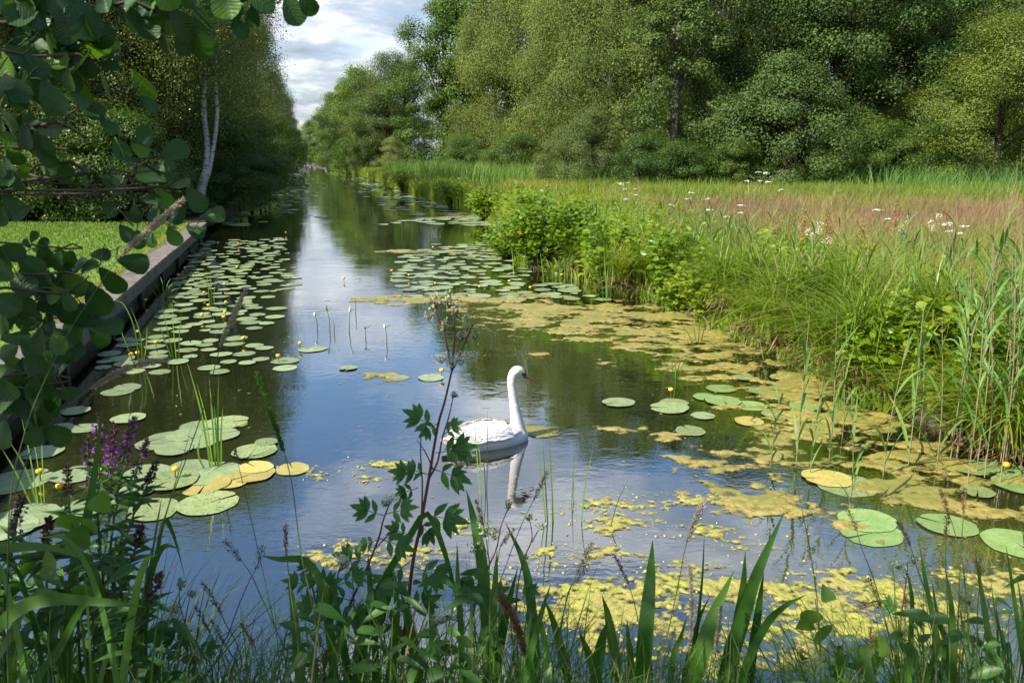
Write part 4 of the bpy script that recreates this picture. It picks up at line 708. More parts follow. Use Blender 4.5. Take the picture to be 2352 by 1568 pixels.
single = [(270, 901, .17, 'g', 'green pad, front one of the lone pair beside the quay'), (293, 891, .16, 'g', 'green pad, rear one of the lone pair beside the quay'), (175, 945, .15, 'g', 'small pad alone near the dark quay shadow'), (138, 981, .13, 'g', 'small pad under the alder leaves by the quay'),
 (192, 984, .15, 'g', 'pad beside the purple loosestrife top'), (98, 1040, .18, 'g', 'pad left of the loosestrife'), (295, 962, .17, 'g', 'round pad above the loosestrife, off the big cluster'), (40, 1105, .27, 'g', 'large pad at the left edge'), (175, 1090, .2, 'g', 'large pad behind the loosestrife stems'), (60, 1190, .25, 'g', 'big pad low at the left edge behind the shore plants'), (20, 1215, .2, 'g', 'pad behind dark shore leaves at the left edge'), (205, 1165, .2, 'g', 'pad half hidden by loosestrife leaves'),
 (380, 1006, .18, 'g', 'pad at the left of the big near cluster'), (425, 1000, .18, 'g', 'pad second from left in the big near cluster'), (520, 972, .22, 's', 'speckled pad at the back of the big near cluster'), (455, 978, .17, 'g', 'pad behind the rush clump in the big near cluster'), (545, 975, .10, 'y', 'yellowing pad edge on the back speckled pad'), (500, 1000, .2, 'g', 'pad right of the rush clump'), (400, 1032, .18, 'g', 'pad at the front left of the big near cluster'), (350, 1020, .16, 'g', 'pad nearest the loosestrife in the big near cluster'), (460, 1018, .15, 'g', 'small pad in the middle of the big near cluster'),
 (585, 1037, .2, 's', 'speckled pad right of the rush clump'), (612, 1017, .11, 's', 'small speckled pad off the tip of the big near cluster'), (472, 1113, .21, 'y', 'orange yellow pad nearest the viewer'), (530, 1104, .17, 'y', 'orange yellow pad touching the nearest orange one'), (580, 1090, .19, 'y', 'yellow pad at the right of the yellow group'), (588, 1075, .15, 'y', 'yellow pad lying over its yellow neighbour'), (672, 1077, .15, 'y', 'pale yellow pad alone at the end of the yellow group'),
 (480, 1088, .26, 'g', 'large green pad under the yellow bud'), (440, 1074, .18, 'g', 'green pad left of the large one with the bud'), (395, 1105, .22, 's', 'speckled pad left of the orange pads'), (340, 1085, .2, 'g', 'green pad beside the loosestrife spires'), (478, 1156, .23, 's', 'dark speckled pad in open water below the orange ones'), (352, 1172, .2, 's', 'speckled pad beside the loosestrife, low in open water'), (320, 1125, .15, 'g', 'green pad peeping through loosestrife flowers'),
 (718, 802, .2, 'g', 'pad with a yellow flower at its left side in open water'), (655, 846, .15, 'g', 'front pad of the pair with yellow flowers in mid canal'), (655, 830, .18, 'g', 'rear pad of the pair with yellow flowers in mid canal'), (800, 846, .12, 'g', 'thin pad alone left of the umbel stem'), (912, 868, .14, 'g', 'pad by the small floating algae patch'), (990, 868, .16, 'g', 'pad with a yellow bud behind the meadowsweet'),
 (1420, 925, .18, 'g', 'pad alone between the swan and the right bank'), (1538, 938, .2, 's', 'speckled pad right of the lone one'), (1545, 926, .17, 's', 'pad half under the speckled one'), (1656, 893, .17, 'b', 'bright pad at the duckweed edge'), (1620, 913, .14, 'b', 'bright pad left of its neighbour in the row of four'), (1660, 922, .2, 'b', 'bright pad in the middle of the row of four'), (1722, 932, .18, 'b', 'bright pad at the right of the row of four'), (1585, 990, .15, 's', 'speckled pad near the loose algae'), (1615, 956, .12, 'g', 'small pad below the row of four'),
 (1745, 900, .13, 'b', 'bright green tilted pad among duckweed'), (1890, 898, .2, 'b', 'pad lying in the duckweed by the reeds'), (1785, 953, .16, 'b', 'pad under the leftmost reed'), (1845, 935, .16, 'b', 'pad between reeds in the duckweed'), (1708, 868, .13, 'g', 'pad farther back in the duckweed'), (1790, 866, .12, 'g', 'small pad far back beneath the arching tussock'), (1720, 968, .15, 'y', 'yellow green ragged pad in dark water'), (1880, 985, .16, 'b', 'pad sunk in the duckweed among the reeds'),
 (1990, 1198, .205, 'b', 'rear one of the big pair of bright pads'), (2000, 1225, .215, 'b', 'front one of the big pair of bright pads'), (2175, 1206, .20, 'b', 'large round bright pad right of the big pair'), (2335, 1250, .22, 'b', 'largest bright pad cut by the right edge'), (2228, 1074, .2, 'b', 'bright pad left of the upright yellow bud'), (2308, 1078, .2, 'b', 'bright pad behind the upright yellow bud'), (2340, 1113, .21, 'b', 'bright pad in front of the yellow bud at the right edge'), (2245, 1130, .13, 's', 'small speckled pad below the yellow bud'),
 (1900, 1100, .2, 'y', 'yellowing pad joined to the speckled one by the nearest reeds'), (1945, 1115, .24, 's', 'large speckled pad by the nearest reeds')]
for vx, vy, rad, k, lb in single: pad(P(vx, vy), rad, k, lb, 'single lily pads')
pads_in([(470, 555), (640, 545), (668, 570), (600, 600), (430, 610)], 26, .15, .22, 'green lily pad in the far part of the cluster beside the quay', 'far pads of the cluster beside the quay', .72, seed=1)
pads_in([(430, 612), (620, 602), (690, 640), (640, 690), (660, 715), (620, 760), (560, 790), (470, 770), (340, 760), (380, 690)], 84, .12, .19, 'green lily pad in the middle of the cluster beside the quay', 'middle pads of the cluster beside the quay', .74, seed=2)
pads_in([(300, 770), (560, 780), (640, 800), (600, 835), (500, 865), (330, 860), (230, 850), (250, 800)], 34, .10, .17, 'green lily pad in the near part of the cluster beside the quay', 'near pads of the cluster beside the quay', .76, seed=3)
pads_in([(885, 640), (925, 590), (1000, 560), (1140, 555), (1180, 640), (1300, 650), (1400, 690), (1200, 690), (960, 690), (900, 665)], 76, .15, .25, 'grey green lily pad in the cluster below the alder bushes', 'pads of the cluster below the alder bushes', .72, seed=4)
pads_in([(740, 410), (860, 415), (1000, 470), (1100, 510), (1120, 550), (960, 500), (850, 450)], 30, .18, .3, 'distant lily pad along the right bank', 'distant pads along the right bank', .8, seed=5)
pads_in([(560, 500), (640, 450), (670, 405), (700, 405), (680, 470), (650, 520)], 14, .18, .3, 'distant lily pad beside the left bank shrubs', 'distant pads beside the left bank shrubs', .9, seed=6)
mb = MB(); r = rs(71); c = 0                                      # the pads beyond the three hundred nearest, up the canal
while c < 420:
    y = 30 + 110 * r.rand() ** 1.4; xr_, xl_ = rb_x(y), lb_x(y); side = r.rand(); wdt = xr_ - xl_
    x = xr_ - .2 - r.exponential(.16) * wdt if side < .68 else xl_ + .4 + r.exponential(.10) * wdt
    if x > xr_ or x < xl_ or (.42 < (x - xl_) / wdt < .6): continue
    rad = r.uniform(.2, .42); a_ = np.linspace(.1, 6.18, 14); mb.add(np.vstack([[x, y, .012], np.stack([x + rad * np.cos(a_), y + rad * np.sin(a_), .012 + .01 * np.sin(a_ * 2)], 1)]), None, [[0, k + 1, k + 2] for k in range(13)]); c += 1
for poly, nn_ in (([(440, 560), (668, 548), (690, 640), (650, 720), (560, 780), (380, 760), (400, 660)], 95), ([(890, 640), (1000, 562), (1150, 560), (1300, 650), (1400, 690), (1100, 695), (930, 690)], 70)):
    W = np.array([P(*a)[:2] for a in poly]); lo, hi = W.min(0), W.max(0); c = 0; t = 0
    while c < nn_ and t < 9000:
        t += 1; x, y = r.uniform(lo, hi); rad = r.uniform(.07, .15)
        if x > rb_x(y) - .1 or not inpoly(np.array([x]), np.array([y]), W)[0] or any((x - a) ** 2 + (y - b) ** 2 < ((rad + s) * .8) ** 2 for a, b, s in placed): continue
        a0 = r.uniform(0, 6.28); a_ = np.linspace(.06, 6.22, 16) + a0; placed.append((x, y, rad)); mb.add(np.vstack([[x, y, .010], np.stack([x + rad * np.cos(a_), y + rad * .95 * np.sin(a_), .010 + .008 * np.maximum(0, np.sin(a_ * 2))], 1)]), None, [[0, k + 1, k + 2] for k in range(15)]); c += 1
tag(mb.build('lily_pad_carpet', pad_g), 'small lily pads filling the clusters and receding along both banks', 'lily pads', None, 'stuff')
# yellow water lily flowers
yel = solid('lily_yellow', (0.72, 0.42, 0.01), (0.82, 0.55, 0.03), 20, 0.45); stalk_m = solid('lily_stalk', (0.06, 0.09, 0.02), (0.11, 0.14, 0.03), 10, .5)
def flower_meshes():
    sb = MB(); tube(sb, spline([[0, 0, -.08], [.006, 0, .02], [0, 0, .075]], 6), [.006, .005], 6); pb = MB()
    k = 8; prof_ = [(.004, .07), (.022, .076), (.030, .092), (.024, .108), (.012, .112)]
    v = [[r_ * math.cos(j * 6.2832 / k) * (1 + .12 * (j % 2)), r_ * math.sin(j * 6.2832 / k) * (1 + .12 * (j % 2)), z] for r_, z in prof_ for j in range(k)]
    q = [[i * k + j, i * k + (j + 1) % k, (i + 1) * k + (j + 1) % k, (i + 1) * k + j] for i in range(4) for j in range(k)]; pb.add(v, q); pb.add([[0, 0, .104]] + v[-k:], None, [[0, 1 + j, 1 + (j + 1) % k] for j in range(k)])
    return sb.mesh('stalk', stalk_m, True), pb.mesh('bloom', yel, True)
FM = flower_meshes()
for i, (vx, vy) in enumerate([(657, 540), (548, 566), (436, 596), (425, 624), (690, 802), (398, 585), (545, 622), (410, 640), (790, 648), (517, 662), (470, 682), (335, 700), (520, 705), (480, 712), (518, 728), (465, 735), (515, 740), (318, 775), (360, 800), (560, 790), (640, 832), (303, 828), (318, 825), (1015, 866), (995, 575), (1000, 660), (940, 640), (1102, 668), (1218, 670), (1170, 655), (900, 630), (2308, 1090), (405, 1100), (95, 1105), (140, 1140), (1540, 912), (120, 970), (1290, 640), (1005, 455), (905, 465)]):
    o = empty('yellow_water_lily', tuple(P(vx, vy)), 'small yellow water lily bloom on a short stalk above the pads' if i not in (31, 32, 23, 4) else {31: 'yellow lily bud standing tall between the bright pads at the right edge', 32: 'yellow lily bud on the large green pad of the near cluster', 23: 'yellow lily bud on the pad behind the meadowsweet', 4: 'yellow lily bloom at the tip of the lone pad in open water'}[i], 'flower', 'yellow water lily blooms', i * .9); o.scale = (.95,) * 3; obj('stalk', FM[0], o); obj('bloom', FM[1], o)
white_m = solid('white_petal', (0.75, 0.72, 0.70), (0.85, 0.82, 0.8), 20, .5); wm = MB(); r = rs(4); n = 14; a_ = np.arange(n) * 2.4; cards(wm, np.stack([0 * a_, 0 * a_, .02 + 0 * a_], 1), np.full(n, .075), np.stack([np.cos(a_), np.sin(a_), .5 + .03 * np.arange(n)], 1), np.stack([0 * a_, 0 * a_, 1 + 0 * a_], 1), .4); WL = wm.mesh('bloom', white_m)
for i, (vx, vy, lb) in enumerate([(632, 556, 'white water lily bloom near the far end of the quay'), (728, 405, 'white water lily far up the canal'), (735, 424, 'white water lily in mid canal far away'), (642, 492, 'white water lily by the left bank shrubs'), (770, 410, 'white water lily among the distant right pads')]):
    o = empty('white_water_lily', tuple(P(vx, vy)), lb, 'flower', 'white water lily blooms'); o.scale = (1.3,) * 3; obj('bloom', WL, o); obj('stalk', FM[0], o)
# stems with pale buds standing in open water
bud_w = solid('pale_bud', (0.55, 0.55, 0.45), (0.7, 0.7, 0.62), 20, .5); bud_g = solid('bud_leaf', (0.10, 0.14, 0.06), (0.16, 0.2, 0.09), 10, .5)
for i, (bx_, by, tx, ty, two, lb) in enumerate([(728, 757, 722, 718, 1, 'leftmost water stem with a pale bud in mid canal'), (757, 760, 749, 702, 1, 'forked water stem with two buds in mid canal'), (766, 765, 766, 735, 0, 'bare short stem beside the forked one'), (801, 762, 804, 705, 1, 'water stem with the fattest pale bud'), (816, 722, 815, 680, 0, 'thin farthest stem in open water'), (838, 778, 838, 750, 1, 'short water stem with a leafy green bud'), (887, 788, 883, 745, 1, 'rightmost water stem with a slim pale bud')]):
    b = P(bx_, by); d = np.linalg.norm(b - [0, 0, CAMH]) ; zc = proj(b)[0, 2]; t = V(tx, ty, zc) - b; o = empty('budding_water_stem', tuple(b), lb, 'water plant', 'budding stems in open water')
    sb = MB(); tube(sb, spline([[0, 0, -.1], [t[0] * .2 + .015, 0, t[2] * .45], t * .9], 8), [.008, .006, .005], 5); sb.build('stem', stalk_m, o, True)
    if two:
        m = MB(); tube(m, [t * .78, t * .86, t * .95, t * 1.04], [.006, .018, .016, .002], 6); m.build('bud', bud_w if i in (0, 3, 6) else bud_g, o, True)
        m = MB(); strip(m, [t * .8, t * .8 + [.05, 0, .03], t * .8 + [.1, 0, .06]], [.01, .02, .002], [0, -1, .3]); m.build('leaf', bud_g, o)
# rush and sweet-flag clumps rising from the water
def clump(name, base_v, blades_v, wd, label, cat, group, mat, depth=None):
    b = P(*base_v); zc = proj(b)[0, 2]; o = empty(name, tuple(b), label, cat, group); r = rs(int(base_v[0]))
    for (x0_, y0_), pts in blades_v:
        m = MB(); zr = zc + r.normal(0, .06); pp = [V(x0_, y0_, zc) - [0, 0, .12]] + [V(x, y, zr) for x, y in pts]; pp = [p - b for p in pp]
        strip(m, pp, [wd, wd, wd * .8, wd * .1], unit([r.normal(0, .5), -1, .2]), .15, 10); m.build('blade', mat, o, True)
    return o
rush_m = leafmat('rush_blade', (0.10, 0.21, 0.02), (0.17, 0.29, 0.03), .35, .4, .45, .3, 2)
clump('rush_clump', (490, 1075), [((485, 1070), [(465, 960), (430, 830)]), ((490, 1072), [(475, 970), (452, 880)]), ((495, 1074), [(488, 960), (480, 868)]), ((500, 1075), [(497, 1000), (492, 930)]), ((505, 1074), [(508, 1000), (512, 935)]), ((500, 1070), [(500, 950), (503, 850)]), ((484, 1074), [(455, 1040), (470, 980)])], .016, 'tall green rush clump growing through the big near pads', 'rush', 'rush clumps in the water', rush_m)
clump('rush_clump', (90, 1165), [((85, 1165), [(40, 1090), (5, 1030)]), ((90, 1165), [(72, 1060), (50, 960)]), ((95, 1165), [(85, 1050), (60, 950)]), ((100, 1165), [(98, 1060), (95, 970)]), ((92, 1165), [(60, 1080), (20, 1010)])], .015, 'rush clump at the left edge in front of the quay', 'rush', 'rush clumps in the water', rush_m)
clump('rush_clump', (320, 840), [((318, 838), [(310, 760), (285, 700), (262, 690)]), ((325, 840), [(322, 770), (300, 705)]), ((322, 840), [(335, 800), (338, 750)]), ((315, 838), [(290, 790), (270, 740)])], .014, 'rushes with bent over tips by the quay wall', 'rush', 'rush clumps in the water', rush_m)
clump('rush_clump', (405, 820), [((400, 820), [(385, 760), (372, 700)]), ((405, 822), [(398, 750), (395, 690)]), ((408, 820), [(412, 770), (418, 715)]), ((398, 818), [(378, 780), (365, 740)])], .012, 'thin rushes in the near pads of the left cluster', 'rush', 'rush clumps in the water', rush_m)
clump('rush_clump', (485, 700), [((482, 700), [(478, 660), (474, 620)]), ((486, 700), [(484, 655), (482, 615)]), ((490, 700), [(492, 670), (496, 640)])], .012, 'thin rushes in the middle of the left cluster', 'rush', 'rush clumps in the water', rush_m)
clump('sweet_flag_clump', (375, 680), [((372, 682), [(350, 665), (335, 655)]), ((374, 682), [(362, 660), (350, 640)]), ((376, 682), [(374, 655), (368, 635)]), ((378, 682), [(388, 660), (402, 650)]), ((376, 682), [(384, 655), (392, 640)]), ((380, 682), [(395, 668), (412, 662)])], .02, 'yellow green tuft growing out of the quay wall', 'water plant', 'tufts at the water edge', rush_m)
clump('sweet_flag_clump', (395, 610), [((394, 612), [(388, 590), (380, 575)]), ((396, 612), [(398, 585), (404, 570)]), ((392, 612), [(384, 600), (372, 594)])], .02, 'small tuft with flowers by the far quay wall', 'water plant', 'tufts at the water edge', rush_m)
clump('thin_rush', (1110, 1135), [((1103, 1131), [(1095, 1040), (1087, 930)]), ((1108, 1131), [(1103, 1060), (1096, 990)]), ((1117, 1138), [(1112, 1070), (1107, 1015)]), ((1117, 1138), [(1119, 1040), (1120, 935)])], .009, 'four thin green rushes standing in front of the swan', 'rush', 'thin rushes in open water', rush_m)
clump('thin_rush', (1265, 1198), [((1258, 1199), [(1245, 1100), (1233, 972)]), ((1260, 1199), [(1252, 1100), (1246, 990)]), ((1273, 1197), [(1266, 1080), (1258, 955)]), ((1270, 1197), [(1268, 1120), (1262, 1060)])], .010, 'thin green rushes right of the swan reflection', 'rush', 'thin rushes in open water', rush_m)
clump('thin_rush', (1312, 1160), [((1312, 1162), [(1317, 1090), (1322, 1014)]), ((1318, 1162), [(1318, 1120), (1314, 1090)])], .007, 'thin pair of rushes in blue water right of the swan', 'rush', 'thin rushes in open water', rush_m)
clump('thin_rush', (1333, 1206), [((1333, 1207), [(1344, 1120), (1363, 1025)])], .009, 'single leaning rush right of the thin pair', 'rush', 'thin rushes in open water', rush_m)
clump('thin_rush', (1393, 1218), [((1393, 1218), [(1416, 1160), (1443, 1101)])], .009, 'single dark rush leaning far right in open water', 'rush', 'thin rushes in open water', rush_m)
clump('thin_rush', (1215, 878), [((1215, 890), [(1210, 850), (1198, 808)])], .010, 'single green rush just behind the swan beak', 'rush', 'thin rushes in open water', rush_m)
clump('water_grass_tuft', (1548, 868), [((1546, 868), [(1530, 840), (1512, 818)]), ((1548, 868), [(1544, 838), (1538, 812)]), ((1550, 868), [(1552, 840), (1550, 806)]), ((1552, 868), [(1566, 842), (1588, 818)]), ((1550, 868), [(1560, 838), (1570, 815)])], .012, 'grass tuft in the duckweed above the row of four pads', 'water plant', 'tufts at the water edge', rush_m)
clump('water_grass_tuft', (1602, 786), [((1600, 788), [(1580, 765), (1560, 742)]), ((1602, 788), [(1594, 755), (1588, 735)]), ((1604, 788), [(1606, 750), (1606, 735)]), ((1606, 788), [(1616, 760), (1622, 745)])], .014, 'tuft at the foot of the hanging alder bush', 'water plant', 'tufts at the water edge', rush_m)
clump('water_grass_tuft', (1925, 945), [((1922, 945), [(1918, 900), (1910, 855)]), ((1925, 945), [(1926, 905), (1924, 862)]), ((1928, 945), [(1934, 910), (1942, 880)])], .012, 'yellow green tuft between the reeds', 'water plant', 'tufts at the water edge', rush_m)
clump('water_grass_tuft', (1985, 945), [((1980, 945), [(1975, 910), (1972, 880)]), ((1985, 945), [(1996, 915), (2010, 890)]), ((1988, 945), [(2008, 925), (2028, 912)]), ((1984, 945), [(1986, 905), (1992, 868)])], .012, 'tuft left of the glossy alder at the water', 'water plant', 'tufts at the water edge', rush_m)
clump('rush_clump', (1260, 650), [((1250 + i * 9, 650), [(1246 + i * 9 + (i % 3) * 3, 620), (1240 + i * 10, 575 + (i % 4) * 12)]) for i in range(8)], .016, 'rush clump in front of the largest alder bush', 'rush', 'rush clumps in the water', rush_m)
clump('rush_clump', (1190, 630), [((1180 + i * 10, 632), [(1178 + i * 10, 600), (1174 + i * 10, 560 + (i % 3) * 10)]) for i in range(4)], .016, 'rush clump at the left foot of the largest alder bush', 'rush', 'rush clumps in the water', rush_m)
clump('rush_clump', (1393, 690), [((1388, 692), [(1378, 620), (1366, 540)]), ((1394, 692), [(1390, 630), (1386, 555)]), ((1400, 692), [(1406, 640), (1412, 575)]), ((1396, 692), [(1394, 650), (1398, 600)])], .02, 'tall flag leaves in front of the second alder bush', 'rush', 'rush clumps in the water', rush_m)

# ------------------------------------------------------------------ the swan
def plumage(name, c1, c2):
    m, nt, out = newmat(name); t = N(nt, 'ShaderNodeTexCoord'); mp = N(nt, 'ShaderNodeMapping'); L(nt, t.outputs['Object'], mp.inputs[0]); mp.inputs['Scale'].default_value = (.55, 1, 1)
    a = noise(nt, mp.outputs[0], 42, 3, .6); b = noise(nt, t.outputs['Object'], 6, 3); sp = N(nt, 'ShaderNodeSeparateXYZ'); L(nt, t.outputs['Object'], sp.inputs[0])
    col = mixc(nt, ramp(nt, b, [(.4, 0.), (.65, 1.)]), c1, c2); col = mixc(nt, ramp(nt, mth(nt, 'ADD', sp.outputs[2], mth(nt, 'MULTIPLY', b, .2)), [(.25, 0.), (.75, .55)]), col, (.62, .54, .39))
    p = N(nt, 'ShaderNodeBsdfPrincipled'); L(nt, col, p.inputs['Base Color']); p.inputs['Roughness'].default_value = .75; p.inputs['Specular IOR Level'].default_value = .2; p.inputs['Sheen Weight'].default_value = .2
    bb = N(nt, 'ShaderNodeBump'); bb.inputs['Strength'].default_value = .5; bb.inputs['Distance'].default_value = .012; L(nt, a, bb.inputs['Height']); L(nt, bb.outputs[0], p.inputs['Normal']); L(nt, p.outputs[0], out.inputs[0]); return m
white = plumage('white_plumage', (0.66, 0.65, 0.62), (0.74, 0.73, 0.71)); cream = plumage('cream_plumage', (0.60, 0.50, 0.38), (0.68, 0.60, 0.48)); wing_m = plumage('wing_plumage', (0.64, 0.63, 0.61), (0.76, 0.75, 0.73))
black_m = solid('black_mask', (0.008, 0.008, 0.008), (0.018, 0.017, 0.016), 20, .4, .5); orange_m = solid('orange_bill', (0.50, 0.13, 0.05), (0.62, 0.19, 0.09), 20, .4, .5)
pt, pc = P(1022, 1034), P(1207, 1004); hd = unit(pc - pt); sw = empty('swan', tuple(pc), 'white mute swan with orange bill swimming to the right', 'swan', None, math.atan2(hd[1], hd[0])); SS = np.linalg.norm(pc - pt) / .79; sw.scale = (SS,) * 3
def loft(mb, secs, k=20, m=0):                               # secs: centre(3), normal dir angle in xz, half width, half height up, half height down
    th = np.linspace(0, 2 * np.pi, k, endpoint=False); v = []
    for c, tx, tz, wv, hu, hd_ in secs:
        up = np.array([-tz, 0, tx])
        for t in th: s = math.sin(t); v.append(np.array(c) + np.array([0, 1, 0]) * wv * math.cos(t) + up * (hu if s > 0 else hd_) * s)
    n = len(secs); q = [[i * k + j, i * k + (j + 1) % k, (i + 1) * k + (j + 1) % k, (i + 1) * k + j] for i in range(n - 1) for j in range(k)]; v = v + [np.array(secs[0][0]), np.array(secs[-1][0])]
    t = [[n * k, (j + 1) % k, j] for j in range(k)] + [[n * k + 1, (n - 1) * k + j, (n - 1) * k + (j + 1) % k] for j in range(k)]; mb.add(v, q, t, m)
mb = MB()
st = [(.015, .03, .03, .03, .05), (-.01, .03, .075, .06, .08), (-.06, .03, .115, .085, .11), (-.14, .03, .15, .105, .12), (-.25, .035, .18, .135, .13), (-.36, .04, .19, .155, .13), (-.47, .045, .185, .155, .12), (-.57, .05, .155, .13, .11), (-.65, .06, .115, .095, .09), (-.72, .075, .075, .055, .06), (-.77, .09, .04, .028, .03)]
loft(mb, [((x, 0, z), -1, 0, wv, -hu, -hdn) for x, z, wv, hu, hdn in st], 24)
npth = spline([[-.10, 0, .00], [-.083, 0, .07], [-.083, 0, .135], [-.098, 0, .235], [-.118, 0, .37], [-.138, 0, .50], [-.141, 0, .565], [-.125, 0, .618], [-.092, 0, .645], [-.055, 0, .633], [-.028, 0, .603]], 44)
nr_ = lerpn([.100, .084, .067, .053, .0435, .0405, .041, .044, .048, .044, .029], 44); tube(mb, npth, nr_ * np.r_[np.ones(30), np.linspace(1, .98, 14)], 18, 0, True)
loft(mb, [((-.115, 0, .612), 1, -.2, .036, .034, .034), ((-.085, 0, .62), 1, -.3, .042, .046, .048), ((-.05, 0, .612), .9, -.4, .036, .038, .044), ((-.018, 0, .592), .9, -.45, .022, .021, .026)], 16)
src = mb.build('swan_source', white); rm = src.modifiers.new('r', 'REMESH'); rm.mode = 'VOXEL'; rm.voxel_size = .0075; sm = src.modifiers.new('s', 'SMOOTH'); sm.factor = .6; sm.iterations = 9
dg = bpy.context.evaluated_depsgraph_get(); me = bpy.data.meshes.new_from_object(src.evaluated_get(dg)); me.name = 'body'; bpy.data.objects.remove(src)
for p_ in me.polygons: p_.use_smooth = True
body = obj('body', me, sw)
mb = MB(); bp_ = [((-.030, 0, .604), .86, -.52, .021, .022, .022), ((-.008, 0, .590), .86, -.52, .018, .017, .018), ((.018, 0, .573), .87, -.5, .0165, .012, .013), ((.042, 0, .558), .9, -.42, .015, .008, .009), ((.056, 0, .550), .95, -.3, .010, .005, .006)]; loft(mb, [((c_[0] + (c_[0] + .03) * .3, 0, c_[2] + (c_[2] - .604) * .3), a_, b_, w_ * 1.2, u_ * 1.2, d_ * 1.2) for c_, a_, b_, w_, u_, d_ in bp_], 14); bill = mb.build('bill', orange_m, sw, True)
mb = MB(); loft(mb, [((.070, 0, .5405), .95, -.3, .0155, .008, .005), ((.087, 0, .5300), .95, -.3, .010, .007, .007)], 10); mb.build('nail', black_m, bill, True)
mb = MB()                                                     # black knob, lores and eyes
c = np.array([-.020, 0, .616]); mb.add(bv * [.026, .019, .022] + c, None, bt)
for s in (-1, 1):
    pth = spline([[-.012, s * .0165, .607], [-.032, s * .0285, .612], [-.052, s * .0365, .620], [-.062, s * .0395, .624]], 10); tube(mb, pth, [.015, .015, .011, .004], 8, 0, True)
    tube(mb, spline([[-.026, s * .0225, .606], [-.028, s * .0225, .588], [-.018, s * .0195, .577], [.010, s * .0165, .566]], 10), [.011, .009, .007, .003], 6, 0, True)
mb.build('mask', black_m, sw, True)
for s in (-1, 1): m = MB(); m.add(bv * .006 + [-.052, s * .0385, .6225], None, bt); m.build('eye', black_m, sw, True)
feather = leaf_grid(lambda u: np.interp(u, [0, .15, .6, .9, 1], [.5, .85, 1, .75, .15]), 6, 2, .10, .05)
def surf(x, a):                                              # point on the folded wing: x along body, a 0 (back ridge) .. 1 (lower edge)
    wv = np.interp(-x, [.06, .14, .25, .36, .47, .57, .65, .74], [.10, .152, .187, .20, .196, .17, .13, .08]); tp = np.interp(-x, [.06, .14, .25, .36, .47, .57, .65, .74], [.105, .145, .185, .208, .21, .192, .165, .135])
    th = a * 1.35; return np.array([x, wv * math.sin(th) * 1.0, .055 + (tp - .055) * math.cos(th)])
for s in (-1, 1):
    m = MB(); xs2 = np.linspace(-.09, -.70, 22); aa = np.linspace(.04, 1.0, 12); v = []
    for x in xs2:
        for a in aa:
            k_ = math.sin(math.pi * min(1, max(0, (-x - .09) / .61)) ** .8); p = surf(x, .55 + (a - .55) * max(.12, k_)); p = p + [0, .006, .006]; p[1] *= s; v.append(p)
    q = [[i * 12 + j, i * 12 + j + 1, (i + 1) * 12 + j + 1, (i + 1) * 12 + j] for i in range(21) for j in range(11)]; m.add(v, q if s < 0 else [f[::-1] for f in q])
    r = rs(3 + s); rows_ = []
    for x in np.arange(-.20, -.60, -.035):                    # overlapping coverts
        for a in np.arange(.12, .98, .13): rows_.append((x + r.normal(0, .008), a + r.normal(0, .02), .075, .042, .004))
    for i, a in enumerate(np.linspace(.25, .95, 9)): rows_.append((-.50 - .015 * (i % 2), a, .20 - .04 * a, .045, .003))
    for i, a in enumerate(np.linspace(.15, .6, 5)): rows_.append((-.56, a, .20, .04, .005))
    for x, a, ln_, wd_, off in rows_:
        p = surf(x, a); p2 = surf(x - .05, a * .96); d = p2 - p; nrm = np.array([0, math.sin(a * 1.35), math.cos(a * 1.35) + .1]); p = p + unit(nrm) * (off + .004); p[1] *= s; d[1] *= s; nrm[1] *= s
        d = unit(d) + unit(nrm) * .015; place_leaf(m, feather, p, d, nrm, ln_, wd_)
    m.build('wing', wing_m, sw, True)
m = MB()
for i, a in enumerate(np.linspace(-1, 1, 9)): place_leaf(m, feather, [-.66, a * .05, .085 - .015 * abs(a)], [-1, a * .22, .10], [0, a * .3, 1], .17 - .03 * abs(a), .05)
m.build('tail', cream, sw, True)
m = MB()
for s in (-1, 1):
    for i in range(4): place_leaf(m, feather, [-.52, s * (.150 - .012 * i), .075 + .012 * i], [-1, -s * .42, .12 + .02 * i], [0, s, .25], .27 - .02 * i, .05)
m.build('flight_feathers', cream, sw, True)
# ------------------------------------------------------------------ near shore plants
def groundz(p): return float(nbz(p[0], p[1])) if p[1] < 3.2 else -.2
def root_of(vx, d): p = V(vx, 1700, d); return np.array([p[0], p[1] - .05, groundz(p) - .03])
camn = np.array([0, -1, .25])
sh_stem = solid('dark_red_stem', (0.075, 0.018, 0.024), (0.13, 0.035, 0.04), 8, .55); gr_stem = solid('shore_stem', (0.045, 0.08, 0.02), (0.09, 0.12, 0.04), 8, .55)
seed_m = leafmat('sedge_seed', (0.10, 0.05, 0.024), (0.21, 0.12, 0.06), .15, .8, .2, .2, 3, (1, 1, 1), .2); fluff_m = leafmat('grass_plume', (0.38, 0.31, 0.22), (0.56, 0.47, 0.35), .35, .85, .1, .3, 6, (1, 1, 1), .2)
cream_m = leafmat('meadowsweet_flower', (0.52, 0.56, 0.40), (0.72, 0.74, 0.58), .3, .8, .1, .3, 10, (1, 1, .9), .1); budm = leafmat('meadowsweet_bud', (0.29, 0.35, 0.17), (0.44, 0.49, 0.27), .25, .7, .2, .3, 10, (1, 1, .8), .1)
purple_m = leafmat('loosestrife_petal', (0.20, 0.05, 0.27), (0.32, 0.10, 0.40), .35, .6, .2, .3, 10, (1, .9, 1), .1); calyx_m = leafmat('loosestrife_calyx', (0.05, 0.025, 0.03), (0.10, 0.05, 0.05), .2, .7, .2, .3, 10, (1, 1, 1), .1)
herb_m = leafmat('shore_herb_leaf', (0.035, 0.10, 0.014), (0.08, 0.165, 0.024), .35, .42, .35, .3, 4, objvar=.2); bind_m = leafmat('bindweed_leaf', (0.09, 0.18, 0.025), (0.15, 0.25, 0.04), .45, .4, .4, .3, 4, objvar=.15)
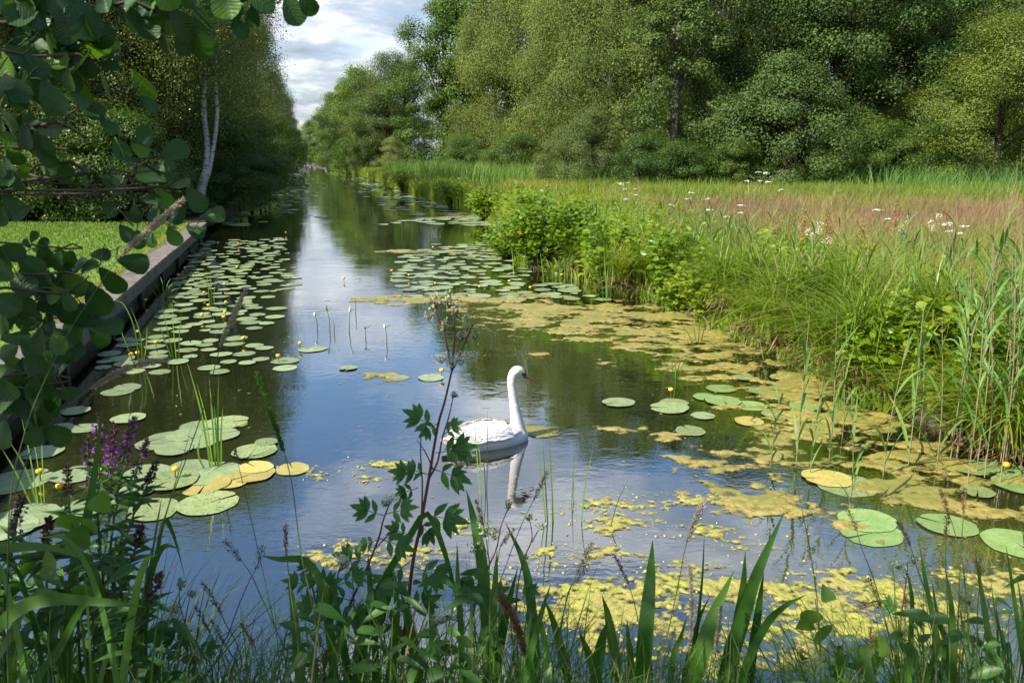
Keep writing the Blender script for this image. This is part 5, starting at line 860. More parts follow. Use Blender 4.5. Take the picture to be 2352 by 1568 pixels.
sweet_m = leafmat('meadowsweet_leaf', (0.045, 0.13, 0.016), (0.085, 0.19, 0.026), .35, .42, .35, .3, 6, objvar=.15)
lance = leaf_grid(lambda u: np.interp(u, [0, .15, .4, .75, 1], [.3, .9, 1, .5, .03]), 7, 2, .12, .18)
tooth = leaf_grid(lambda u: np.interp(u, [0, .1, .38, .7, 1], [.2, .75, 1, .62, .05]), 18, 2, .10, .15, 0, .13, 9)
heart = leaf_grid(lambda u: np.interp(u, [0, .06, .25, .5, .8, 1], [.55, .95, 1, .78, .36, .02]), 8, 4, .10, .22)
# sword leaves: (points from tip to foot in picture units, distance, width in picture units)
def sword_plant(name, label, cat, group, blist, mat=None, seed=0, fold=.1):
    r = rs(seed); d0 = blist[0][1]; foot = root_of(np.mean([b[0][-1][0] for b in blist]), d0); o = empty(name, tuple(foot), label, cat, group)
    for pts, d, wv in blist:
        p = [V(x, y, d + r.normal(0, .015)) for x, y in pts]; rt = V(pts[-1][0] + (pts[-1][0] - pts[-2][0]) * .4, 1760, d); p = p + [rt]; p = [a - foot for a in p][::-1]
        w_ = wv / FPX * d; m = MB(); k = len(p); strip(m, p, [w_ * .75, w_, w_ * 1.05, w_ * .95, w_ * .6, w_ * .04], unit(camn + r.normal(0, .35, 3)), fold, 18); m.build('blade', mat or gm['iris'], o, True)
    return o
sword_plant('iris_plant', 'three tall iris blades with a long diagonal one, standing right of centre', 'iris', 'irises of the near shore', [([(1800, 1178), (1738, 1316), (1700, 1430), (1665, 1560)], 2.5, 38), ([(1686, 1310), (1640, 1410), (1612, 1500), (1590, 1570)], 2.45, 40), ([(1712, 1263), (1706, 1350), (1692, 1440), (1678, 1570)], 2.6, 25), ([(1754, 1312), (1738, 1420), (1718, 1570)], 2.55, 26), ([(1852, 1365), (1800, 1392), (1755, 1440), (1704, 1560)], 2.4, 20), ([(1618, 1221), (1612, 1330), (1600, 1450), (1590, 1570)], 2.6, 12)], seed=1)
sword_plant('iris_plant', 'single broad upright iris blade left of the diagonal ones', 'iris', 'irises of the near shore', [([(1499, 1240), (1494, 1330), (1484, 1450), (1476, 1570)], 2.4, 36), ([(1395, 1425), (1378, 1480), (1366, 1570)], 2.3, 36), ([(1330, 1450), (1352, 1500), (1370, 1570)], 2.4, 22)], seed=2)
sword_plant('iris_plant', 'pale iris blades rising in the centre before the swan', 'iris', 'irises of the near shore', [([(1071, 1124), (1090, 1200), (1108, 1300), (1124, 1520)], 2.5, 27), ([(1161, 1199), (1205, 1300), (1222, 1420), (1228, 1560)], 2.55, 26), ([(1142, 1263), (1138, 1350), (1130, 1480)], 2.4, 24), ([(1190, 1300), (1160, 1420), (1140, 1560)], 2.45, 22), ([(1050, 1245), (1052, 1340), (1060, 1470)], 2.5, 14), ([(1265, 1340), (1238, 1430), (1210, 1560)], 2.3, 18)], seed=3)
sword_plant('iris_plant', 'folded iris leaf whose tip hangs down, left of the centre', 'iris', 'irises of the near shore', [([(1060, 1430), (1040, 1335), (1012, 1240), (978, 1178), (930, 1250), (850, 1390), (820, 1540)], 2.55, 17), ([(845, 1176 + 90), (850, 1340), (862, 1480)], 2.5, 16)], seed=4)
sword_plant('iris_plant', 'dark iris leaf arching over to the left in front of the blue water', 'iris', 'irises of the near shore', [([(600, 1275), (640, 1283), (698, 1285), (735, 1330), (752, 1400), (770, 1560)], 2.4, 24), ([(768, 1345), (780, 1420), (800, 1560)], 2.4, 20)], seed=5)
sword_plant('reed_plant', 'thick dark reed leaf standing among the purple loosestrife', 'reed', 'reed leaves of the near left shore', [([(232, 940), (224, 1040), (208, 1150), (190, 1240), (172, 1300), (150, 1560)], 2.2, 22)], gm['shadegrass'], 6)
sword_plant('reed_plant', 'reed stem with a bent leaf hanging over open water left of centre', 'reed', 'reed leaves of the near left shore', [([(428, 1340), (412, 1270), (395, 1215), (378, 1196), (360, 1280), (338, 1360), (325, 1560)], 2.3, 18), ([(445, 960), (418, 1060), (378, 1195), (350, 1330), (330, 1560)], 2.3, 5), ([(372, 1140), (362, 1200), (348, 1290), (338, 1360)], 2.3, 9)], gm['shadegrass'], 7)
r = rs(15); lg = []
for i in range(26):
    x0 = r.uniform(-60, 330); d = r.uniform(2.0, 2.5); top = r.uniform(1190, 1400); dx = r.normal(0, 90); lg.append(([(x0 + dx * 1.5, top + r.uniform(0, 60)), (x0 + dx * .9, top + 40), (x0 + dx * .4, top + 150), (x0, 1570)], d, r.uniform(12, 26)))
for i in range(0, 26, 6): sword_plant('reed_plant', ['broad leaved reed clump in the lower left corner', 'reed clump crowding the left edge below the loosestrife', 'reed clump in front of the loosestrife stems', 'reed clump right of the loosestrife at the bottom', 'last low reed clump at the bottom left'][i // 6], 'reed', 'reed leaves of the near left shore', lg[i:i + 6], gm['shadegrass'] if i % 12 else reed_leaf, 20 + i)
sword_plant('reed_plant', 'long reed leaf sweeping sideways across the left edge', 'reed', 'reed leaves of the near left shore', [([(200, 1285), (120, 1258), (40, 1256), (-60, 1280), (-120, 1400)], 2.0, 24), ([(330, 1392), (240, 1382), (120, 1376), (40, 1402), (-40, 1500)], 1.9, 30)], gm['shadegrass'], 41)
bl = []
for i, (x, y) in enumerate([(2080, 1290), (2110, 1240), (2140, 1330), (2170, 1300), (2200, 1360), (2240, 1270), (2275, 1330), (2310, 1250), (2335, 1320), (2060, 1400), (2010, 1440), (1960, 1460), (2150, 1420), (2290, 1400), (1900, 1480), (2345, 1200)]): bl.append(([(x, y), (x + 14, y + 90), (x + r.uniform(10, 40), 1480), (x + r.uniform(10, 50), 1570)], r.uniform(2.3, 2.7), r.uniform(10, 20)))
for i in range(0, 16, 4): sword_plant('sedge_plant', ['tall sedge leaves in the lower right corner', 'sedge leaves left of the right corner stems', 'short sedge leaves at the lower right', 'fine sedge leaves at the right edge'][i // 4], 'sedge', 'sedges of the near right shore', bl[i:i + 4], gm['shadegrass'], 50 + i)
bl = []
for x in (690, 760, 830, 900, 960, 1010, 1080, 1150, 1200, 1260, 1300, 1420, 1450, 1540, 1570): y = r.uniform(1330, 1440); k_ = r.normal(0, 45); bl.append(([(x + k_, y), (x + k_ * .6, y + 50), (x + k_ * .2, 1500), (x, 1575)], r.uniform(2.25, 2.6), r.uniform(12, 26)))
for i in range(0, 15, 5): sword_plant('iris_plant', ['short iris leaves in the bottom grass below the red stemmed meadowsweet', 'short iris leaves under the pale central blades', 'short iris leaves around the single broad blade'][i // 5], 'iris', 'irises of the near shore', bl[i:i + 5], gm['reed'] if i == 5 else gm['shadegrass'], 80 + i)
# loose grass of the near shore (uncountable)
env = lambda vx: np.interp(vx, [-100, 0, 300, 400, 520, 650, 760, 1000, 1250, 1350, 1600, 1750, 1900, 2050, 2200, 2352, 2500], [1180, 1200, 1240, 1370, 1430, 1390, 1330, 1260, 1320, 1430, 1470, 1440, 1400, 1350, 1300, 1280, 1270])
n = 4600; vx = r.uniform(-120, 2470, n); d = r.uniform(2.0, 2.8, n); vt = env(vx) + (1600 - env(vx)) * r.rand(n) ** .8
b = np.array([[*(V(a, 1700, c)[:2]), 0] for a, c in zip(vx, d)]); b[:, 2] = nbz(b[:, 0], b[:, 1]) - .03; tz = np.array([V(a, t_, c)[2] for a, t_, c in zip(vx, vt, d)]); hh = np.maximum(.12, tz - b[:, 2])
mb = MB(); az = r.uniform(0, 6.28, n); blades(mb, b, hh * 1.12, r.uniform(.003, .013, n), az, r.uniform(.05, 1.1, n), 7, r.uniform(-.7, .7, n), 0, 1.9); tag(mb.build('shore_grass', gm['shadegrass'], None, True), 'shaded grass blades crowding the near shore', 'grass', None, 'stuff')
n = 420; vx = np.r_[r.uniform(-80, 420, 230), r.uniform(640, 1150, 130), r.uniform(1800, 2400, 60)]; d = r.uniform(2.1, 2.7, n); mb = MB()
for a, c in zip(vx, d):
    p = V(a, min(1590, env(a) + r.uniform(40, 330)), c); az = r.uniform(0, 6.28)
    place_leaf(mb, lance if r.rand() < .6 else tooth, p, [math.cos(az), math.sin(az) * .6, r.uniform(-.5, .3)], [0, -.4, 1] + r.normal(0, .3, 3), r.uniform(.05, .11), r.uniform(.02, .04))
tag(mb.build('shore_herbs', herb_m, None, True), 'dark leafy herbs mixed into the near shore grass', 'herbs', None, 'stuff')
# purple loosestrife
def loosestrife(pts, d, label, spike, flowers):
    p = [V(x, y, d) for x, y in pts]; foot = root_of(pts[-1][0], d); p = spline(np.array(p + [foot]), 60); o = empty('purple_loosestrife', tuple(foot), label, 'wild flower', 'purple loosestrife of the near left shore'); q = p - foot; r = rs(int(pts[0][0]))
    m = MB(); tube(m, q[::-1], [.004, .0035, .002], 5); m.build('stem', gr_stem, o); lf = MB(); sp_ = MB(); fl = MB()
    for k in range(int(spike * 60), 52, 2):
        az = r.uniform(0, 6.28)
        for s in (0, math.pi): dd = [math.cos(az + s), math.sin(az + s), r.uniform(.0, .6)]; place_leaf(lf, lance, q[k], dd, [0, -.2, 1] + r.normal(0, .2, 3), r.uniform(.04, .085), r.uniform(.012, .02))
    kk = int(spike * 60); n = 150; ii = r.uniform(0, kk, n); c = q[ii.astype(int)]; rad = .004 + .009 * ii / kk; dv = unit(r.normal(0, 1, (n, 3))); cards(sp_, c + dv * rad[:, None] * .5, r.uniform(.008, .016, n), dv + [0, 0, .6], r.normal(0, 1, (n, 3)), .55)
    n = int(flowers * .4); ii = r.uniform(kk * .25, kk, n); c = q[ii.astype(int)]; dv = unit(r.normal(0, 1, (n, 3))); cl = r.randint(0, 9, n); 
    if n: cards(fl, c + dv * .013, r.uniform(.010, .018, n), dv + r.normal(0, .5, (n, 3)), r.normal(0, 1, (n, 3)), .6)
    lf.build('foliage', herb_m, o, True); sp_.build('spike', calyx_m, o)
    if n: fl.build('petals', purple_m, o)
for a in [([(226, 955), (228, 1060), (226, 1200), (240, 1400)], 2.35, 'loosestrife spire with purple flowers, tallest at the left', .28, 110), ([(340, 1012), (318, 1070), (290, 1180), (262, 1350), (250, 1500)], 2.35, 'loosestrife spire with dark budded tip leaning right', .25, 40), ([(310, 960), (292, 1020), (272, 1120), (250, 1300), (245, 1500)], 2.4, 'loosestrife spire with purple flowers right of the tallest', .3, 130), ([(262, 975), (256, 1060), (250, 1180), (236, 1400)], 2.45, 'loosestrife spire packed with purple flowers in the middle', .32, 150),
          ([(360, 1063), (335, 1120), (300, 1200), (265, 1330), (240, 1480)], 2.3, 'rightmost leaning loosestrife spire over the pads', .22, 30), ([(155, 1070), (158, 1140), (165, 1250), (180, 1450)], 2.3, 'slim dark loosestrife spire in front of the pads at left', .25, 12), ([(52, 1142), (38, 1200), (20, 1320), (10, 1500)], 2.2, 'loosestrife spire with few flowers at the left edge', .3, 45), ([(112, 1190), (108, 1260), (110, 1420)], 2.2, 'short loosestrife spire low at the left', .3, 10), ([(200, 1000), (205, 1100), (205, 1250), (215, 1450)], 2.5, 'loosestrife spire behind the thick reed leaf', .3, 80),
          ([(325, 1210), (310, 1260), (285, 1340), (262, 1480)], 2.2, 'low loosestrife shoot with dark top right of the spires', .2, 6), ([(368, 1320), (345, 1380), (310, 1450), (290, 1560)], 2.1, 'lowest loosestrife shoot over the blue water', .25, 4)]: loosestrife(*a)
# bindweed with heart leaves
def bindweed(label, lvs, stem, d):
    foot = root_of(stem[-1][0], d); o = empty('bindweed', tuple(foot), label, 'climbing plant', 'bindweed of the near shore'); m = MB(); tube(m, spline([V(x, y, d) - foot for x, y in stem] + [np.zeros(3)], 20), [.0018, .003], 5); m.build('stem', gr_stem, o)
    for i, (x, y, an, l) in enumerate(lvs): m = MB(); a = R(an); l_ = l / FPX * d; place_leaf(m, heart, V(x, y, d - .02) - foot, [math.cos(a), .25, -math.sin(a)], unit([.3 * math.sin(i), -1, .55]), l_, l_ * .85); m.build('leaf', bind_m, o, True)
bindweed('bindweed with bright heart leaves climbing the thick reed leaf', [(150, 1180, 80, 62), (165, 1215, 70, 70), (215, 1140, 60, 60), (130, 1290, 150, 75), (205, 1190, 95, 60), (190, 1340, 80, 80), (150, 1250, 20, 50)], [(160, 1160), (175, 1280), (185, 1400), (200, 1570)], 2.15)
bindweed('bindweed with pale leaves standing right of the diagonal iris', [(1868, 1400, 100, 62), (1885, 1440, 75, 70), (1862, 1425, 130, 45), (1925, 1510, 60, 60), (1905, 1380, 250, 40)], [(1872, 1375), (1880, 1440), (1884, 1570)], 2.4)
bindweed('bindweed leaves low in the right corner', [(2000, 1510, 40, 50), (2040, 1480, 150, 55), (2080, 1500, 20, 55), (2070, 1540, 90, 60)], [(2040, 1460), (2050, 1510), (2055, 1580)], 2.4)
# meadowsweet
def sweet_leaf(mb, base, d, l, r):
    d = unit(d); nr = unit(np.array([0, -.75, .75]) + r.normal(0, .25, 3)); s = unit(np.cross(d, nr)); tube(mb, [base, base + d * l * .55], [.0016, .0012], 4)
    for t, sc in ((.3, .45), (.55, .5)):
        for k in (-1, 1): place_leaf(mb, tooth, base + d * l * t, d * .6 + s * k, nr, l * sc, l * sc * .45)
    e = base + d * l * .55
    for k, sc in ((-1, .5), (0, .6), (1, .5)): place_leaf(mb, tooth, e, d + s * k * .75, nr, l * sc, l * sc * .45)
def meadowsweet(label, stems, heads, leaves, d, seed):
    r = rs(seed); foot = root_of(stems[0][0][-1][0], d); o = empty('meadowsweet', tuple(foot), label, 'wild flower', 'meadowsweet of the near shore')
    for pts, wd in stems:
        p = [V(x, y, d) - foot for x, y in pts]
        if pts[-1][1] > 1500: p.append(np.zeros(3))
        m = MB(); tube(m, spline(p, 24), np.array([.45, .8, 1]) * wd / 2 / FPX * d, 6); m.build('stem', sh_stem, o, True)
    for x, y, rx, ry, kind, n in heads:
        m = MB(); c = V(x, y, d) - foot; q = unit(r.normal(0, 1, (n, 3))) * (r.rand(n)[:, None] ** .4) * np.array([rx, (rx + ry) / 2, ry]) / FPX * d
        q *= (0.6 + .7 * vnoise(q[:, 0] * 60 + 9, q[:, 2] * 60 + seed, 3))[:, None]
        sz = r.uniform(.0035, .0065, n) if kind == 'f' else r.uniform(.006, .010, n)
        cards(m, c + q, sz, r.normal(0, 1, (n, 3)), r.normal(0, 1, (n, 3)), .9)
        for i in range(0, n, max(1, n // 9)): tube(m, [c - [0, 0, ry * .9 / FPX * d], c + q[i]], [.0011, .0006], 4, 1)
        m.build('flower_head', [cream_m if kind == 'f' else budm, sh_stem], o)
    for x, y, an, l in leaves: m = MB(); a = R(an); sweet_leaf(m, V(x, y, d) - foot, [math.cos(a), r.uniform(-.3, .3), -math.sin(a)], l / FPX * d, r); m.build('leaf', sweet_m, o, True)
meadowsweet('tall dark red stemmed meadowsweet in front of the swan tail', [([(1038, 850), (1022, 920), (1006, 976), (988, 1080), (965, 1210), (950, 1280), (938, 1380), (925, 1540)], 10), ([(995, 690), (1008, 735), (1020, 765), (1038, 850)], 6), ([(1042, 700), (1044, 760), (1042, 800), (1038, 850)], 6), ([(1086, 745), (1066, 790), (1052, 825), (1038, 850)], 6), ([(1042, 908), (1030, 960), (1016, 1006), (1005, 1060), (985, 1100)], 5), ([(968, 985), (966, 1040), (970, 1110), (968, 1180), (962, 1225)], 5), ([(958, 1010), (978, 1040), (996, 1080)], 4)],
 [(1000, 690, 16, 22, 'b', 70), (985, 725, 14, 16, 'b', 50), (1030, 685, 14, 26, 'b', 70), (1048, 705, 14, 24, 'b', 70), (1022, 745, 18, 16, 'b', 50), (1072, 740, 20, 26, 'b', 90), (1090, 765, 14, 20, 'b', 60), (1060, 770, 16, 14, 'b', 50), (1060, 822, 26, 18, 'f', 420), (1015, 822, 22, 14, 'f', 300), (1040, 830, 20, 16, 'f', 260), (1085, 818, 14, 16, 'f', 160), (1042, 906, 8, 8, 'b', 40), (967, 983, 9, 6, 'b', 40)],
 [(1002, 985, 215, 80), (1010, 968, 145, 55), (1016, 1000, 320, 58), (1020, 1030, 15, 58), (1000, 1040, 350, 90), (990, 1075, 25, 95), (985, 1090, 200, 60), (970, 1090, 190, 70), (960, 1120, 160, 55), (968, 1180, 5, 100), (960, 1190, 60, 70), (945, 1230, 200, 60), (940, 1290, 140, 80), (950, 1300, 20, 90), (935, 1350, 170, 70), (930, 1400, 340, 80), (925, 1440, 200, 80)], 2.6, 1)
meadowsweet('meadowsweet with a greenish head leaning left, left of the tall one', [([(897, 1150), (880, 1195), (870, 1235), (840, 1310), (800, 1400), (770, 1540)], 7), ([(862, 1260), (880, 1240), (905, 1215)], 4)], [(897, 1143, 22, 13, 'f', 260), (885, 1155, 12, 9, 'b', 50)], [(885, 1185, 200, 75), (885, 1180, 340, 75), (870, 1235, 20, 80), (868, 1240, 160, 50), (850, 1290, 190, 80), (830, 1330, 20, 80), (812, 1380, 200, 80), (790, 1430, 10, 80)], 2.5, 2)
meadowsweet('meadowsweet with a round pale head at the lower left of the tall one', [([(784, 1290), (774, 1330), (768, 1380), (760, 1470), (745, 1560)], 6), ([(708, 1275), (712, 1310), (722, 1370), (735, 1440)], 5)], [(785, 1284, 22, 18, 'f', 320), (705, 1280, 14, 9, 'f', 110)], [(770, 1340, 200, 75), (772, 1345, 340, 75), (765, 1400, 190, 85), (762, 1410, 15, 85), (720, 1345, 200, 65), (722, 1360, 330, 70), (745, 1480, 160, 80), (715, 1320, 240, 45)], 2.45, 3)
meadowsweet('meadowsweet with spreading green buds in the centre right', [([(1170, 1160), (1150, 1210), (1140, 1260), (1110, 1330), (1085, 1420), (1070, 1560)], 5), ([(1216, 1190), (1222, 1235), (1205, 1280), (1190, 1340), (1180, 1450)], 4), ([(1245, 1205), (1232, 1225), (1222, 1245)], 3), ([(1100, 1225), (1125, 1290), (1112, 1320)], 3)], [(1168, 1158, 9, 16, 'b', 60), (1216, 1188, 8, 10, 'b', 40), (1245, 1208, 14, 10, 'b', 50), (1112, 1215, 22, 22, 'b', 110), (1135, 1225, 20, 16, 'b', 80), (1092, 1258, 18, 14, 'b', 70), (1206, 1278, 10, 8, 'b', 40), (1010, 1420, 20, 16, 'f', 240), (1052, 1415, 18, 14, 'b', 70)], [(1120, 1330, 160, 60), (1105, 1370, 200, 70), (1100, 1380, 340, 70), (1190, 1340, 20, 50)], 2.5, 4)
meadowsweet('small meadowsweet with creamy plumes over the blue water at lower left', [([(415, 1330), (412, 1380), (425, 1430), (440, 1500), (450, 1570)], 4), ([(440, 1355), (432, 1390), (425, 1430)], 3)], [(415, 1340, 9, 20, 'b', 70), (440, 1362, 12, 12, 'b', 50), (402, 1395, 18, 16, 'b', 70), (402, 1418, 26, 14, 'f', 260), (436, 1440, 22, 11, 'f', 200)], [(430, 1480, 200, 60), (445, 1500, 340, 60)], 2.4, 5)
meadowsweet('faint grey green meadowsweet in the lower right', [([(2085, 1290), (2080, 1340), (2070, 1420), (2060, 1560)], 4)], [(2085, 1315, 26, 18, 'f', 200), (2100, 1285, 22, 12, 'b', 60), (2065, 1300, 14, 10, 'b', 40)], [(2075, 1400, 200, 50), (2072, 1430, 340, 50)], 2.5, 6)
# flowering sedges and grasses: stalk plus seed head
def stalk(name, label, cat, group, pts, d, head, hw, mat, n, sz, wd=3.2, seed=0):
    r = rs(seed); foot = root_of(pts[-1][0], d); o = empty(name, tuple(foot), label, cat, group); p = [V(x, y, d) - foot for x, y in pts]
    p = spline(np.array(p + [np.zeros(3)]) if pts[-1][1] > 1350 else np.array(p + [V(pts[-1][0], 1750, d) - foot]), 50); m = MB(); tube(m, p[::-1], np.array([1.2, 1, .4]) * wd / 2 / FPX * d, 5); m.build('stem', gr_stem, o); m = MB()
    L_ = np.r_[0, np.cumsum(np.linalg.norm(np.diff(p, axis=0), axis=1))]; hl = head / FPX * d; u = r.rand(n); c = np.stack([np.interp(u * hl, L_, p[:, k]) for k in range(3)], 1); tg = unit(p[0] - p[min(6, 49)])
    dv = unit(r.normal(0, 1, (n, 3))); prof_ = np.sin(np.clip(u * .86 + .12, 0, 1) * np.pi) ** .6; lump = .45 + .75 * vnoise(u * 9 + seed, u * 0, 1); cards(m, c + dv * (hw / FPX * d * prof_ * lump * r.rand(n) ** .5)[:, None], sz * r.uniform(.7, 1.3, n), tg + dv * .7, r.normal(0, 1, (n, 3)), .35); m.build('seed_head', mat, o); return o
SG = 'dark flowering sedges of the near shore'
for i, (pts, hd_, hw, lb) in enumerate([
 ([(517, 1242), (545, 1275), (575, 1315), (600, 1370), (650, 1480), (690, 1570)], 60, 9, 'sedge with a drooping dark head, left end of the group over blue water'), ([(604, 1255), (590, 1300), (565, 1350), (530, 1440), (500, 1560)], 55, 13, 'branched dark sedge head beside the drooping one'), ([(656, 1207), (658, 1270), (668, 1360), (690, 1560)], 70, 5, 'thin upright sedge spike over the blue water'), ([(463, 1335), (490, 1375), (515, 1425), (560, 1560)], 90, 6, 'long leaning sedge head below the drooping one'),
 ([(485, 1425), (505, 1460), (530, 1500), (550, 1570)], 60, 9, 'short dark sedge head low over the blue water'), ([(556, 1435), (575, 1465), (590, 1500), (610, 1570)], 55, 8, 'dark sedge head right of the short one'), ([(450, 1393), (470, 1430), (500, 1490), (530, 1570)], 70, 5, 'slender sedge head left of the short one'), ([(445, 1470), (470, 1510), (490, 1570)], 50, 7, 'lowest sedge head at the bottom left'), ([(540, 1032), (560, 1120), (590, 1250), (627, 1421), (660, 1570)], 26, 6, 'tall thin stalk with a small brown tip before the orange pads'),
 ([(1258, 1082), (1235, 1130), (1200, 1200), (1165, 1290), (1130, 1400), (1110, 1570)], 75, 8, 'tall sedge with a brown knobbly head beside the swan reflection'), ([(1180, 1215), (1160, 1240), (1145, 1275), (1140, 1400)], 50, 8, 'brown sedge head in front of the pale iris blades'), ([(1095, 1150), (1105, 1190), (1120, 1260), (1125, 1400)], 60, 7, 'dark sedge head against the pale iris blade'), ([(1360, 1250), (1335, 1300), (1310, 1350), (1285, 1450), (1270, 1570)], 75, 15, 'broad brown sedge panicle over the yellow algae'), ([(1350, 1300), (1325, 1330), (1300, 1380), (1280, 1560)], 45, 12, 'lower panicle of sedge by the broad one'), ([(1410, 1275), (1430, 1310), (1450, 1360), (1470, 1450), (1480, 1570)], 75, 5, 'thin nodding sedge right of the broad panicle'),
 ([(1826, 1078), (1840, 1160), (1860, 1260), (1878, 1391), (1885, 1560)], 10, 3, 'bare tall stalk rising past the big bright pads'), ([(1945, 1168), (1962, 1200), (1980, 1260), (2010, 1340), (2045, 1470), (2060, 1570)], 55, 7, 'dark sedge head over the big pair of pads'), ([(2062, 1198), (2085, 1240), (2105, 1300), (2130, 1400), (2150, 1570)], 65, 6, 'dark sedge head before the round bright pad'), ([(2160, 1125), (2175, 1170), (2195, 1230), (2215, 1330), (2225, 1570)], 60, 6, 'tall dark sedge stem at the right'), ([(2215, 1120), (2212, 1190), (2205, 1300), (2195, 1570)], 60, 5, 'tall upright dark sedge stem right of the leaning one'), ([(2175, 1180), (2172, 1280), (2176, 1400), (2180, 1570)], 60, 6, 'upright dark sedge in front of the round bright pad'), ([(2235, 1280), (2252, 1310), (2245, 1400), (2240, 1570)], 50, 8, 'brown sedge head at the far right'), ([(1998, 1330), (2020, 1390), (2045, 1470), (2070, 1570)], 70, 5, 'low dark sedge left of the right corner'), ([(1970, 1395), (2010, 1380), (2040, 1400), (2060, 1480), (2070, 1570)], 60, 12, 'brown drooping sedge panicle over the algae in the right corner'), ([(1998, 1442), (2004, 1500), (2010, 1570)], 50, 5, 'short dark spike near the lower right corner'), ([(2080, 1370), (2078, 1450), (2075, 1570)], 55, 5, 'second short dark spike near the lower right corner'), ([(1815, 1488), (1850, 1495), (1880, 1530), (1890, 1580)], 50, 7, 'reddish seed head lying low over the algae')]):
    stalk('flowering_sedge', lb, 'sedge', SG, pts, 2.35 + .2 * math.sin(i * 2.1), hd_, hw, seed_m, int(hd_ * (2.4 if hw < 10 else 2.4)), .0075, 2.6, i)
PG = 'pale grass plumes of the near shore'
for i, (pts, hd_, hw, d, lb) in enumerate([([(420, 460), (350, 522), (283, 582), (225, 660), (160, 760), (100, 880), (55, 1000), (20, 1200)], 190, 8, 1.7, 'long buff grass plume slanting in front of the lawn and quay'), ([(565, 665), (535, 730), (508, 790), (470, 930), (425, 1060), (375, 1200), (330, 1400)], 145, 8, 2.2, 'greyish plume standing among the near left pads'), ([(383, 826), (300, 842), (210, 890), (130, 960), (60, 1060), (20, 1250)], 190, 10, 1.9, 'greyish plume bent over sideways below the quay'), ([(590, 858), (615, 930), (650, 1030), (672, 1120), (690, 1260), (740, 1560)], 190, 7, 2.0, 'tall green brown grass spike in front of the open water'), ([(1621, 1146), (1600, 1185), (1576, 1250), (1556, 1350), (1530, 1470), (1504, 1570)], 110, 9, 2.2, 'tan plume leaning over the algae right of centre'), ([(1150, 1370), (1190, 1440), (1208, 1520), (1200, 1600)], 150, 11, 1.5, 'blurred brown seed head close to the lens at the bottom centre'), ([(1583, 1300), (1590, 1380), (1588, 1450), (1580, 1560)], 200, 5, 2.3, 'thin tan grass head left of the diagonal iris'), ([(1655, 1395), (1650, 1450), (1640, 1560)], 110, 5, 2.4, 'faint thin grass head behind the diagonal iris')]):
    stalk('grass_plume', lb, 'grass', PG, pts, d, hd_, hw * .7, [fluff_m, fluff_m, fluff_m, gm['shadegrass'], fluff_m, seed_m, fluff_m, fluff_m][i], int(hd_ * 5), .009, 2.6, 60 + i)

# ------------------------------------------------------------------ the alder leaning in from the left
al_m = leafmat('alder_leaf', (0.022, 0.062, 0.012), (0.045, 0.10, 0.018), .34, .42, .35, .25, 5, (1.35, 1.5, .35), 0, (0.10, 0.18, 0.015), .12, 9)
obov = lambda u: np.interp(u, [0, .08, .3, .6, .82, .95, 1], [.08, .38, .80, 1, .92, .55, .12])
AL = [leaf_grid(obov, 22, 6, f_, c_, .012, .045, 11) for f_, c_ in ((.10, .10), (.02, .25), (-.12, .15), (.20, -.1))]
ar = rs(9); trunk_b = np.array([-3.3, .9, .5]); alder = empty('alder_tree', tuple(trunk_b), 'dark leaved alder leaning in over the upper left corner', 'tree')
m = MB(); tube(m, spline([[0, 0, -.3], [.05, -.1, 1.4], [-.1, -.2, 3.0], [.2, -.3, 5.2]], 14), [.17, .14, .11, .05], 10); m.build('trunk', bark_d, alder, True)
def alder_branch(pts, d0, d1, w0, lvs):
    dd = np.linspace(d0, d1, len(pts)); p = [V(x, y, c) - trunk_b for (x, y), c in zip(pts, dd)]; fr_ = np.array([.02, -.1, max(.6, p[0][2] + .25)]); m = MB()
    bz = spline(np.array([fr_] + p), 30); bz[2:-2] += ar.normal(0, .009, (26, 3)); bz[5:14] += np.array([0, 0, .06]) * np.sin(np.linspace(0, 3.14, 9))[:, None]; tube(m, bz, [w0 * .7, w0 * .5, w0 * .38, w0 * .18], 6); bo_ = m.build('branch', twig_m, alder, True); lm = MB()
    for x, y, an, l in lvs:
        c = np.interp(x, [q[0] for q in pts], dd) + ar.normal(0, .05) if len(pts) > 1 else d0; a = R(an + ar.normal(0, 8)); l_ = l * 1.0 / FPX * c; d = unit([math.cos(a), ar.normal(0, .35), -math.sin(a)]); ctr = V(x, y, c) - trunk_b
        nr = unit(np.array([ar.normal(0, .35), -.8, .55 + ar.normal(0, .35)])); place_leaf(lm, AL[ar.randint(4)], ctr - d * l_ * .5, d, nr, l_, l_ * ar.uniform(.68, .82)); bpt = min(p, key=lambda q: np.linalg.norm(q - ctr)); tube(lm, spline([bpt, (bpt + ctr - d * l_ * .5) / 2 + [0, 0, .01], ctr - d * l_ * .5, ctr - d * l_ * .3], 6), [.0016, .0011], 4)
    lm.build('foliage', al_m, bo_, True)
def rnd_leaves(n, x0, x1, y0, y1, l0=55, l1=95): return [(ar.uniform(x0, x1), ar.uniform(y0, y1), ar.choice([ar.uniform(30, 110), ar.uniform(-20, 160)]), ar.uniform(l0, l1)) for _ in range(n)]
alder_branch([(-40, 40), (100, 20), (260, 15), (420, 10), (560, 4), (640, 8)], 1.6, 1.8, .009, [(190, 35, 60, 105), (219, 75, 50, 85), (359, 30, 20, 112), (420, 55, 60, 84), (335, 66, 55, 70), (386, 92, 88, 66), (417, 100, 70, 52), (458, 92, 75, 88), (462, 40, 60, 66), (523, 20, 20, 66), (516, 40, 50, 66), (547, 62, 60, 56), (581, 38, 95, 50), (260, 12, 40, 70), (345, 8, 30, 66), (672, 22, 65, 74), (705, 8, 55, 58), (300, 40, 80, 70), (150, 20, 60, 90), (610, 8, 40, 48)] + rnd_leaves(24, 0, 420, -20, 40) + rnd_leaves(9, 400, 600, -30, 10))
